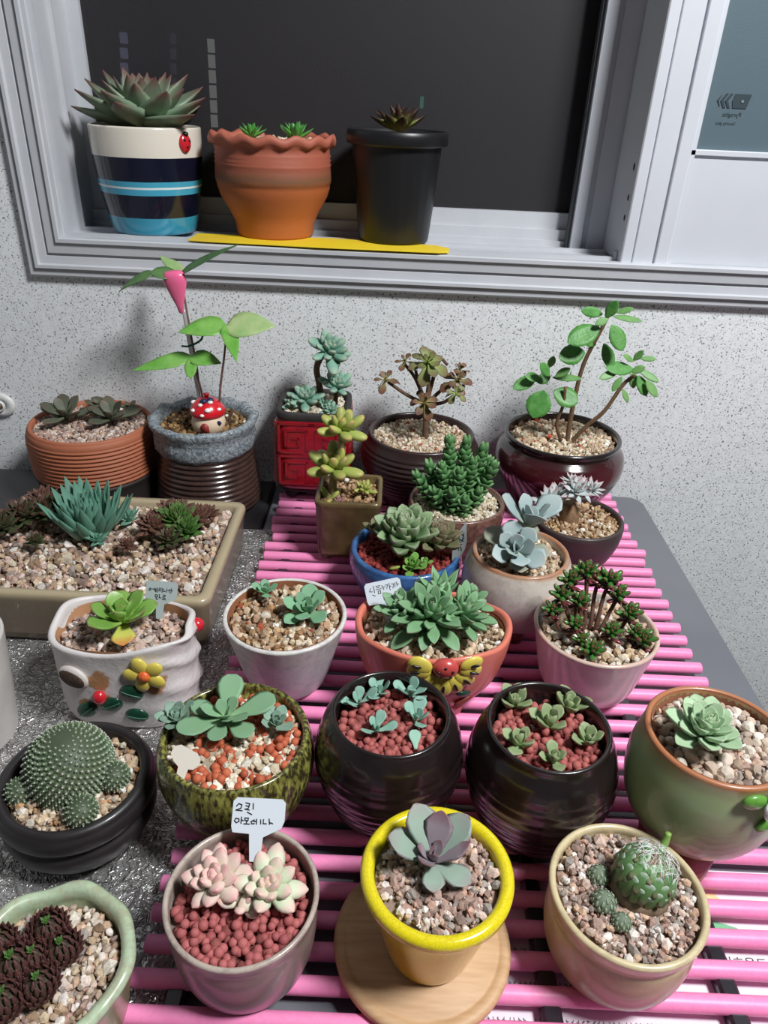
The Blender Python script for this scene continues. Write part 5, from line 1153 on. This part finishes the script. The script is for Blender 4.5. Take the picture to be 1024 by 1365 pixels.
# olive speckled pot
t = potted('potted_broad_leaf_rosette', -.1031, .3870, .006, 'olive and yellow speckled round pot with orange pellets and a big pale green rosette')
h = .0785
def speckle():
    m, nt, b = _nodes('olive_speckle_glaze'); b.inputs['Roughness'].default_value = .25; b.inputs['Coat Weight'].default_value = .45
    tc = nt.nodes.new('ShaderNodeTexCoord'); mp = nt.nodes.new('ShaderNodeMapping'); mp.inputs['Scale'].default_value = (1, 1, .38); n = nt.nodes.new('ShaderNodeTexNoise'); n.inputs['Scale'].default_value = 330; n.inputs['Detail'].default_value = 2
    nt.links.new(tc.outputs['Object'], mp.inputs[0]); nt.links.new(mp.outputs[0], n.inputs['Vector']); r = ramp(nt, [(.42, srgb(52, 48, 28)), (.56, srgb(118, 116, 56)), (.7, srgb(150, 150, 76))]); nt.links.new(n.outputs['Fac'], r.inputs[0]); nt.links.new(r.outputs[0], b.inputs['Base Color']); return m
pot_obj(t, pot_profile([(.034, 0), (.038, .002), (.050, .022), (.0575, .045), (.0585, .058), (.0570, .070), (.0548, h - .001)], .0045, .006), speckle(), seg=64)
ORB = Mrand('orange_clay_ball', [(0, srgb(178, 92, 62)), (.5, srgb(192, 104, 72)), (1, srgb(168, 82, 58))], .6)
gravel(t, h - .0095, .0505, .0490, .0050, PAL_PALE, 43, fill=.7, white=.02)
clay_balls(t, h - .0085, .0500, .0480, .0066, ORB, 43, skip=lambda x, y: (math.sin(x * 150 + 1) * math.cos(y * 170 + .6)) > .55)
BRD = Mleaf('broad_pale_green_leaf', [(0, srgb(150, 182, 136)), (.35, srgb(122, 160, 120)), (1, srgb(122, 158, 124))], rough=.5, var=.08)
ro = rosette(t, (-.112, .398, .090), .021, 6, 'wide', BRD, el=(60, 22), lmin=.55, seed=231, w=1.0)
for a, L, e in ((92, .036, 14), (168, .028, 8), (212, .037, 2), (262, .026, 0), (318, .030, 0), (22, .039, 6), (292, .018, 30)): inst('leaf', leaf_mesh('round', BRD), ro, (0, 0, -.001), (0, -R(e), R(a)), (L, L * .92, L))
GRY = Mleaf('grey_green_leaf', [(0, srgb(150, 172, 150)), (1, srgb(120, 150, 132))], rough=.55, var=.12)
rosette(t, (-.148, .397, .0865), .0155, 18, 'spoon', GRY, el=(85, 15), lmin=.45, seed=232, w=1.25, tilt=(10, -8))
rosette(t, (-.074, .397, .0855), .0150, 15, 'wide', GRY, el=(85, 12), lmin=.45, seed=233, w=1.0, tilt=(6, 8))
oval = [(-.0022, -.010), (.0022, -.010), (.0030, -.0005), (.0060, .0000), (.0085, .0030), (.0085, .0060), (.0055, .0085), (-.0050, .0105), (-.0085, .0090), (-.0095, .0050), (-.0065, .0015), (-.0030, -.0005)]
plant_tag('plant_tag', (-.1320, .3520, .0875), 'small blank cream oval tag in the olive speckled pot', [(a, b * 1.1) for a, b in oval], None, 0, (R(-38), R(10), R(-8)), TAGC, 1.2)

# two black round jars
CLAYP = Mrand('pink_clay_ball', [(0, srgb(160, 88, 84)), (.5, srgb(174, 98, 92)), (1, srgb(150, 78, 76))], .65)
def black_jar(name, X, Y, h, r, label, seed):
    t = potted(name, X, Y, .006, label)
    pot_obj(t, pot_profile([(.032, 0), (.036, .002), (.0475, .022), (.0555, .050), (.0560, .066), (.0515, .086), (.0465, .0965), (r, h - .001)], .0035, .016, n=8, ribs=(.012, .080, .0085, .00028)), GLOSSBLK, seg=64)
    gravel(t, h - .0195, .0410, .0410, .0055, PAL_ROSE, seed, name='pellet_bed', roundish=True, fill=.5)
    clay_balls(t, h - .0165, .0405, .0405, .0064, CLAYP, seed)
    return t
t = black_jar('potted_teal_cuttings', .0120, .3949, .1003, .0444, 'glossy black round jar with five small teal rosettes on pink pellets', 44)
TEAL = Mleaf('teal_leaf', [(0, srgb(142, 180, 160)), (.6, srgb(128, 168, 152)), (1, srgb(138, 174, 158))], rough=.6, var=.08)
for k, (x, y, r_) in enumerate(((-.0125, .413, .0160), (.0030, .4265, .0155), (.0275, .4255, .0175), (.0015, .387, .0150), (.0310, .399, .0165))):
    rosette(t, (x, y, .0945), r_, 7, 'round', TEAL, el=(65, 16), lmin=.5, seed=240 + k, w=1.0, step=R(150), phi0=k * 1.1, th=1.3, q=.6)
part_at(t, 'fallen_leaf', xf(LP['round'], Matrix.Scale(.015, 4)), TEAL, (.0305, .3710, .0945), (0, R(-10), R(95)))
t = black_jar('potted_olive_cuttings', .1264, .3858, .1035, .0451, 'glossy black round jar with six grey-green plantlets on pink pellets', 45)
OLC = Mleaf('grey_olive_leaf', [(0, srgb(150, 168, 118)), (.6, srgb(132, 152, 108)), (1, srgb(146, 154, 116))], rough=.55, var=.1)
for k, (x, y, r_) in enumerate(((.106, .416, .0165), (.148, .414, .0165), (.1295, .3955, .0170), (.1555, .3810, .0140), (.1045, .3760, .0150), (.1270, .3625, .0125))):
    rosette(t, (x, y, .0985), r_ * 1.05, 9, 'spoon', OLC, el=(75, 12), lmin=.55, seed=250 + k, w=1.25, step=R(97), phi0=k * .8, th=1.7, q=.6)

# pale green footed pot at the right edge
t = potted('potted_mint_rosette', .2350, .3625, .006, 'pale green egg-shaped footed pot with a mint rosette on coarse pebbles')
h = .1255
GRP = Mz('celadon_glaze', [(0, srgb(150, 104, 96)), (.22, srgb(150, 124, 100)), (.32, srgb(146, 156, 114)), (.6, srgb(138, 158, 112)), (.90, srgb(144, 160, 116)), (.97, srgb(146, 146, 106)), (.995, srgb(160, 110, 76)), (1, srgb(168, 108, 72))], 0, h, rough=.35, coat=.25, wob=.006, wscale=35, bump=.06, bscale=90)
g_out = [(.022, .032), (.029, .034), (.041, .045), (.0500, .062), (.0540, .082), (.0535, .101), (.0500, .117), (.0488, h - .001)]
po = pot_obj(t, pot_profile(g_out, .0045, .010, n=7), GRP, seg=64, sy=.96)
for a in (40, 160, 280): mobj('foot', *lathe([(0, 0), (.0085, 0), (.0105, .012), (.0125, .038), (0, .044)], 14), M('rose_brown_foot', srgb(146, 84, 80), rough=.4, coat=.3), t, loc=(.020 * math.cos(R(a)), .020 * math.sin(R(a)), 0))
mobj('inner_clay', *lathe([(.0445, h + .0005), (.0437, h - .012)], 48, 1, .96), M('orange_clay', srgb(160, 108, 78), rough=.7), t)
gravel(t, h - .009, .0435, .0420, .0050, PAL_PINK, 46, fill=.7)
PEBM = Mrand('pebble_stone', [(0, srgb(206, 188, 168)), (.25, srgb(180, 160, 142)), (.45, srgb(222, 212, 198)), (.6, srgb(160, 138, 120)), (.8, srgb(196, 170, 148)), (1, srgb(236, 230, 222))], .8, .2)
pebbles(t, h - .0055, .0430, .0415, .0080, PEBM, 5, 110)
MIN = Mleaf('mint_leaf', [(0, srgb(188, 206, 176)), (.6, srgb(168, 194, 160)), (.95, srgb(160, 186, 148)), (1, srgb(156, 156, 128))], rough=.55, var=.07)
rosette(t, (.2215, .3580, .1345), .0275, 34, 'wide', MIN, el=(88, 10), lmin=.45, seed=261, w=.86, th=1.6, p=.85, tilt=(4, 0), rise=.18)
fw = Vector((.0170, -.0480, .1160))
fc = mobj('flower', *ball(.0035, .003, .0035), YEL_P, po, loc=fw + Vector((.003, -.002, .003)), rot=(0, 0, R(40)))
for k in range(5): a = R(72 * k + 30); mobj('petal', *ball(.0062, .0028, .0042), M('white_petal', srgb(236, 234, 240), rough=.35, coat=.3) if k == 0 else bpy.data.materials['white_petal'], fc, loc=(.0075 * math.cos(a), .001, .0075 * math.sin(a)), rot=(0, -a, 0))
LGR = M('grass_green_glaze', srgb(100, 156, 62), srgb(84, 140, 52), scale=150, rough=.3, coat=.4)
mobj('leaf_relief', *ball(.0095, .0035, .0062), LGR, po, loc=(.0060, -.0500, .1190), rot=(0, R(8), R(10))); mobj('leaf_relief', *ball(.0085, .0035, .0062), LGR, po, loc=(.0195, -.0490, .098), rot=(0, R(-20), R(24)))

# greyish translucent-looking pot with pink moonstones
t = potted('potted_pink_moonstones', -.0771, .2735, .006, 'taupe glossy cup with pink-white plump rosettes on rose clay pellets')
h = .0635
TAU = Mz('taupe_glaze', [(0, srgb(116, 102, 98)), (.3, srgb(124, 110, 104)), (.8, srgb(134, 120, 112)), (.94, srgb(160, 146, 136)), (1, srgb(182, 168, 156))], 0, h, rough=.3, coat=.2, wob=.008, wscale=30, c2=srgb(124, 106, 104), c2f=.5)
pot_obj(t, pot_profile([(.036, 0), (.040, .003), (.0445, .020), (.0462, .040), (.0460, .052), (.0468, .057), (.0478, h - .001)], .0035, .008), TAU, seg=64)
ROSB = Mrand('rose_clay_ball', [(0, srgb(166, 90, 90)), (.5, srgb(178, 102, 100)), (1, srgb(154, 80, 82))], .65)
gravel(t, h - .0125, .0430, .0430, .0056, PAL_ROSE, 47, name='pellet_bed', roundish=True, fill=.5)
clay_balls(t, h - .0095, .0430, .0430, .0060, ROSB, 47)
MOO = Mleaf('pink_white_plump_leaf', [(0, srgb(200, 206, 172)), (.45, srgb(214, 208, 190)), (.85, srgb(222, 190, 180)), (1, srgb(214, 150, 148))], rough=.55, var=.07)
MOG = Mleaf('green_white_plump_leaf', [(0, srgb(176, 204, 160)), (.6, srgb(204, 214, 186)), (1, srgb(218, 178, 168))], rough=.55, var=.07)
rosette(t, (-.0940, .2790, .0725), .0215, 22, 'plump', MOO, el=(84, 0), lmin=.6, seed=271, tilt=(12, -8), w=1.4, th=1.25)
rosette(t, (-.0610, .2755, .0725), .0232, 22, 'plump', MOG, el=(84, 0), lmin=.5, seed=272, tilt=(14, 6), w=1.35, th=1.2)
rosette(t, (-.0760, .2670, .0690), .0150, 7, 'plump', MOO, el=(55, 0), lmin=.8, seed=273, tilt=(12, 0), w=1.35, th=1.2)
hw3 = [[(-.0130, .0078), (-.0118, .0092), (-.0100, .0086), (-.0104, .0068), (-.0132, .0056), (-.0096, .0054)], [(-.0078, .0098), (-.0056, .0094), (-.0060, .0080), (-.0076, .0082)], [(-.0058, .0080), (-.0064, .0066), (-.0080, .0064), (-.0056, .0060)], [(-.0036, .0096), (-.0034, .0066)], [(-.0066, .0048), (-.0040, .0036)],
       [(-.0128, .0012), (-.0134, -.0002), (-.0122, -.0012), (-.0108, -.0004), (-.0110, .0010), (-.0128, .0012)], [(-.0096, .0020), (-.0096, -.0014)], [(-.0096, .0004), (-.0084, .0002)], [(-.0076, .0016), (-.0056, .0016), (-.0058, .0002), (-.0074, .0002), (-.0076, .0016)], [(-.0064, .0000), (-.0066, -.0014)], [(-.0080, -.0016), (-.0048, -.0016)], [(-.0022, .0008), (-.0040, -.0002), (-.0034, -.0014), (-.0020, -.0012)], [(-.0026, .0000), (-.0008, .0000)], [(-.0010, .0012), (-.0008, -.0014)], [(.0014, .0010), (.0016, -.0012)], [(.0030, .0012), (.0030, -.0010), (.0048, -.0010)], [(.0062, .0016), (.0066, -.0012)], [(.0066, -.0002), (.0084, -.0008)]]
plant_tag('plant_tag', (-.0730, .3125, .0855), 'white tag with two bold handwritten lines behind the pink moonstones', [(a * 1.0, b * 1.05 + .0015) for a, b in plate], hw3, .0007, (R(-40), R(3), R(2)), TAGW, 1.14)

# yellow crackle pot on a wooden coaster
ct = mobj('wooden_coaster', *lathe([(0, 0), (.0565, 0), (.0585, .0015), (.0590, .005), (.0580, .0075), (.0560, .0085), (.0525, .0086), (.0515, .0079), (.0500, .0079), (.0490, .0086), (0, .0086)], 72), None)
def wood():
    m, nt, b = _nodes('pale_beech'); b.inputs['Roughness'].default_value = .55
    tc = nt.nodes.new('ShaderNodeTexCoord'); mp = nt.nodes.new('ShaderNodeMapping'); mp.inputs['Scale'].default_value = (40, 260, 40); mp.inputs['Rotation'].default_value = (0, 0, R(35)); n = nt.nodes.new('ShaderNodeTexNoise'); n.inputs['Scale'].default_value = 1.0; n.inputs['Detail'].default_value = 4
    nt.links.new(tc.outputs['Object'], mp.inputs[0]); nt.links.new(mp.outputs[0], n.inputs['Vector']); r = ramp(nt, [(.3, srgb(188, 148, 108)), (.7, srgb(206, 170, 130))]); nt.links.new(n.outputs['Fac'], r.inputs[0]); nt.links.new(r.outputs[0], b.inputs['Base Color']); return m
ct.data.materials.clear(); ct.data.materials.append(wood()); ct.location = (.0385, .2830, .006); tag(ct, 'round pale wooden coaster under the yellow pot on pink rods', 'coaster')
t = potted('potted_purple_grey_rosette', .0424, .2790, .0147, 'bright yellow crackle-glazed cup with a purple-grey rosette on a wooden coaster')
h = .0768
def crackle():
    m, nt, b = _nodes('yellow_crackle_glaze'); b.inputs['Roughness'].default_value = .2; b.inputs['Coat Weight'].default_value = .5
    tc = nt.nodes.new('ShaderNodeTexCoord'); v = nt.nodes.new('ShaderNodeTexVoronoi'); v.feature = 'DISTANCE_TO_EDGE'; v.inputs['Scale'].default_value = 300; nt.links.new(tc.outputs['Object'], v.inputs['Vector'])
    r = ramp(nt, [(0, srgb(196, 172, 24)), (.05, srgb(220, 204, 30))]); nt.links.new(v.outputs['Distance'], r.inputs[0])
    sp = nt.nodes.new('ShaderNodeSeparateXYZ'); nt.links.new(tc.outputs['Object'], sp.inputs[0]); mr = nt.nodes.new('ShaderNodeMapRange'); mr.inputs[1].default_value = .04; mr.inputs[2].default_value = .07; nt.links.new(sp.outputs['Z'], mr.inputs[0])
    mx = nt.nodes.new('ShaderNodeMix'); mx.data_type = 'RGBA'; nt.links.new(mr.outputs[0], mx.inputs['Factor']); mx.inputs['A'].default_value = srgb(196, 164, 36); nt.links.new(r.outputs[0], mx.inputs['B']); nt.links.new(mx.outputs['Result'], b.inputs['Base Color']); return m
pot_obj(t, pot_profile([(.025, 0), (.0275, .002), (.0315, .018), (.0370, .042), (.0415, .062), (.0440, .067), (.0466, .071), (.0470, h - .002)], .0085, .006), crackle(), seg=64)
gravel(t, h - .005, .0380, .0380, .0046, PAL_PINK, 48, white=.04)
PUR = Mleaf('purple_grey_leaf', [(0, srgb(136, 132, 126)), (.3, srgb(136, 154, 140)), (.7, srgb(144, 164, 148)), (.93, srgb(146, 150, 142)), (1, srgb(120, 74, 74))], rough=.55, var=.08, edge=(srgb(140, 116, 124), .24, .34))
PUR2 = Mleaf('purple_leaf', [(0, srgb(128, 116, 122)), (.7, srgb(138, 126, 132)), (1, srgb(116, 72, 84))], rough=.55, var=.1)
ro = rosette(t, (.0395, .2830, .0965), .0150, 5, 'spoon', PUR2, el=(78, 48), lmin=.6, seed=281, w=1.2)
for a, L, e, mm in ((118, .035, 36, PUR), (76, .030, 42, PUR2), (38, .035, 32, PUR), (172, .033, 24, PUR), (236, .0205, 40, PUR2), (8, .028, 32, PUR2), (268, .0235, 4, PUR), (322, .0275, 2, PUR)): inst('leaf', leaf_mesh('wide', mm), ro, (0, 0, -.002), (0, -R(e), R(a)), (L, L * .92, L * 1.2))

# cream pot with cobweb houseleek
t = potted('potted_cobweb_houseleek', .1664, .2885, .006, 'tilted-looking cream glazed pot with a webbed green globe houseleek and pups')
h = .0605
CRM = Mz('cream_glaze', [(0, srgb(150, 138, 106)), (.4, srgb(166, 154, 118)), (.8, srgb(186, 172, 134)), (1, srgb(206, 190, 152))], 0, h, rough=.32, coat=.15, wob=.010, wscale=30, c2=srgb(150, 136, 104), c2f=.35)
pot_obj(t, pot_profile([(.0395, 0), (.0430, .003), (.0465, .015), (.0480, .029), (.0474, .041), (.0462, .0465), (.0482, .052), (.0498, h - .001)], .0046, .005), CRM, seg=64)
gravel(t, h - .005, .0445, .0445, .0045, PAL_PINK, 49, white=.02)
COB = Mleaf('cobweb_leaf', [(0, srgb(130, 118, 96)), (.4, srgb(92, 126, 76)), (.8, srgb(100, 140, 88)), (1, srgb(186, 198, 184))], rough=.4, var=.15)
BASEB = M('dry_leaf_base', srgb(140, 118, 98), srgb(110, 92, 72), scale=200, rough=.7)
part_at(t, 'dry_base', ball(.0200, .0200, .0100, seg=20), BASEB, (.1755, .2920, .0660))
ro = ball_rosette(t, (.1765, .2930, .0775), .0222, .0195, 50, 'wide', COB, tilt=(-6, 18), seed=3, lf=.80, w=1.15, out=3, core=BASEB, tmax=118)
rgw = random.Random(4); lines = []
for k in range(120):
    a = rgw.uniform(0, 2 * PI); b = a + rgw.uniform(-1.2, 1.2); r1, r2 = rgw.uniform(.05, .8), rgw.uniform(.05, .8); P_ = []
    for f_ in (0, .5, 1):
        x, y = (1 - f_) * r1 * math.cos(a) + f_ * r2 * math.cos(b), (1 - f_) * r1 * math.sin(a) + f_ * r2 * math.sin(b)
        P_.append((x * .0222, y * .0222, .0205 * math.sqrt(max(.02, 1 - (x * x + y * y) * .92))))
    lines.append(tube(P_, .00013, 3, 3))
mobj('cobweb', *join(*lines), M('white_web', srgb(226, 230, 226), rough=.8), ro)['kind'] = 'stuff'
PUPM = Mros('pup_leaf', [(0, srgb(120, 136, 110)), (.6, srgb(142, 158, 134)), (1, srgb(188, 196, 182))], rough=.7)
for k, (x, y, r_) in enumerate(((.150, .2980, .0078), (.1490, .2800, .0088), (.1570, .2675, .0068))): ball_rosette(t, (x, y, .0665), r_, r_ * .95, 34, 'tri', PUPM, seed=20 + k, joined=True, lf=.6, w=1.0, out=12, name='pup')
stem(t, [(.1900, .3080, .0780), (.1935, .3120, .0840), (.1950, .3140, .0905)], [.0022, .0026, .0020], M('green_bud', srgb(132, 166, 84), rough=.5), 'flower_bud')

# scalloped mint bowl at the lower left corner
t = potted('potted_red_houseleeks', -.1830, .2320, FZ, 'mint-green pot with a scalloped lip and dark red houseleeks')
h = .0695
MINTG = Mz('mint_lip_glaze', [(0, srgb(140, 112, 86)), (.7, srgb(150, 150, 116)), (.9, srgb(158, 178, 146)), (1, srgb(176, 194, 164))], 0, h + .003, rough=.3, coat=.35, wob=.008, wscale=40, c2=srgb(140, 104, 76), c2f=.35)
def lip(p, a, r, z):
    if z > .05 and r > .03:
        k = (.6 * math.cos(8 * a + .4) + .5 * math.sin(5 * a + 1)) * (z - .05) / .02; s_ = 1 + .024 * k; return (p[0] * s_, p[1] * s_, p[2] + .0012 * k)
    return p
pot_obj(t, pot_profile([(.030, 0), (.034, .002), (.040, .02), (.0435, .045), (.0455, .058), (.0490, h - .003), (.0500, h - .001)], .0085, .008), MINTG, seg=96, warp=lip)
gravel(t, h - .009, .0405, .0405, .0052, PAL_TAN + PAL_PINK, 50, fill=.8, white=.02)
pebbles(t, h - .0065, .0400, .0400, .0050, PEBM, 9, 130, rmin=.7, rmax=1.3)
SEMR = Mros('red_houseleek', [(0, srgb(70, 74, 50)), (.35, srgb(76, 52, 46)), (.85, srgb(82, 48, 46)), (1, srgb(116, 84, 76))], rough=.55)
for k, (x, y, r_) in enumerate(((-.1885, .2500, .0130), (-.2000, .2290, .0150), (-.1760, .2385, .0130), (-.1810, .2190, .0130), (-.1965, .2100, .0140), (-.1900, .2330, .0120), (-.2130, .2400, .0120))):
    ball_rosette(t, (x, y, .0625), r_, r_ * .62, 64, 'tri', SEMR, seed=290 + k, joined=True, lf=.72, w=1.0, out=34, tmax=108)
    rosette(t, (x, y, .0625 + r_ * .50), r_ * .34, 12, 'tri', SEMG, el=(85, 40), lmin=.6, seed=310 + k, joined=True, name='rosette_heart')

# plain white pot cut by the left edge
t = potted('white_planter', -.3640, .4620, FZ, 'plain white tapered planter cut off by the left edge')
pot_obj(t, pot_profile([(.0395, 0), (.042, .003), (.0445, .030), (.0480, .075), (.0500, .105)], .004, .010), WHITEGL)
gravel(t, .094, .0455, .0455, .0055, PAL_TAN, 51)
rosette(t, (-.372, .462, .100), .026, 14, 'wide', PGL, el=(80, 10), lmin=.45, seed=330)
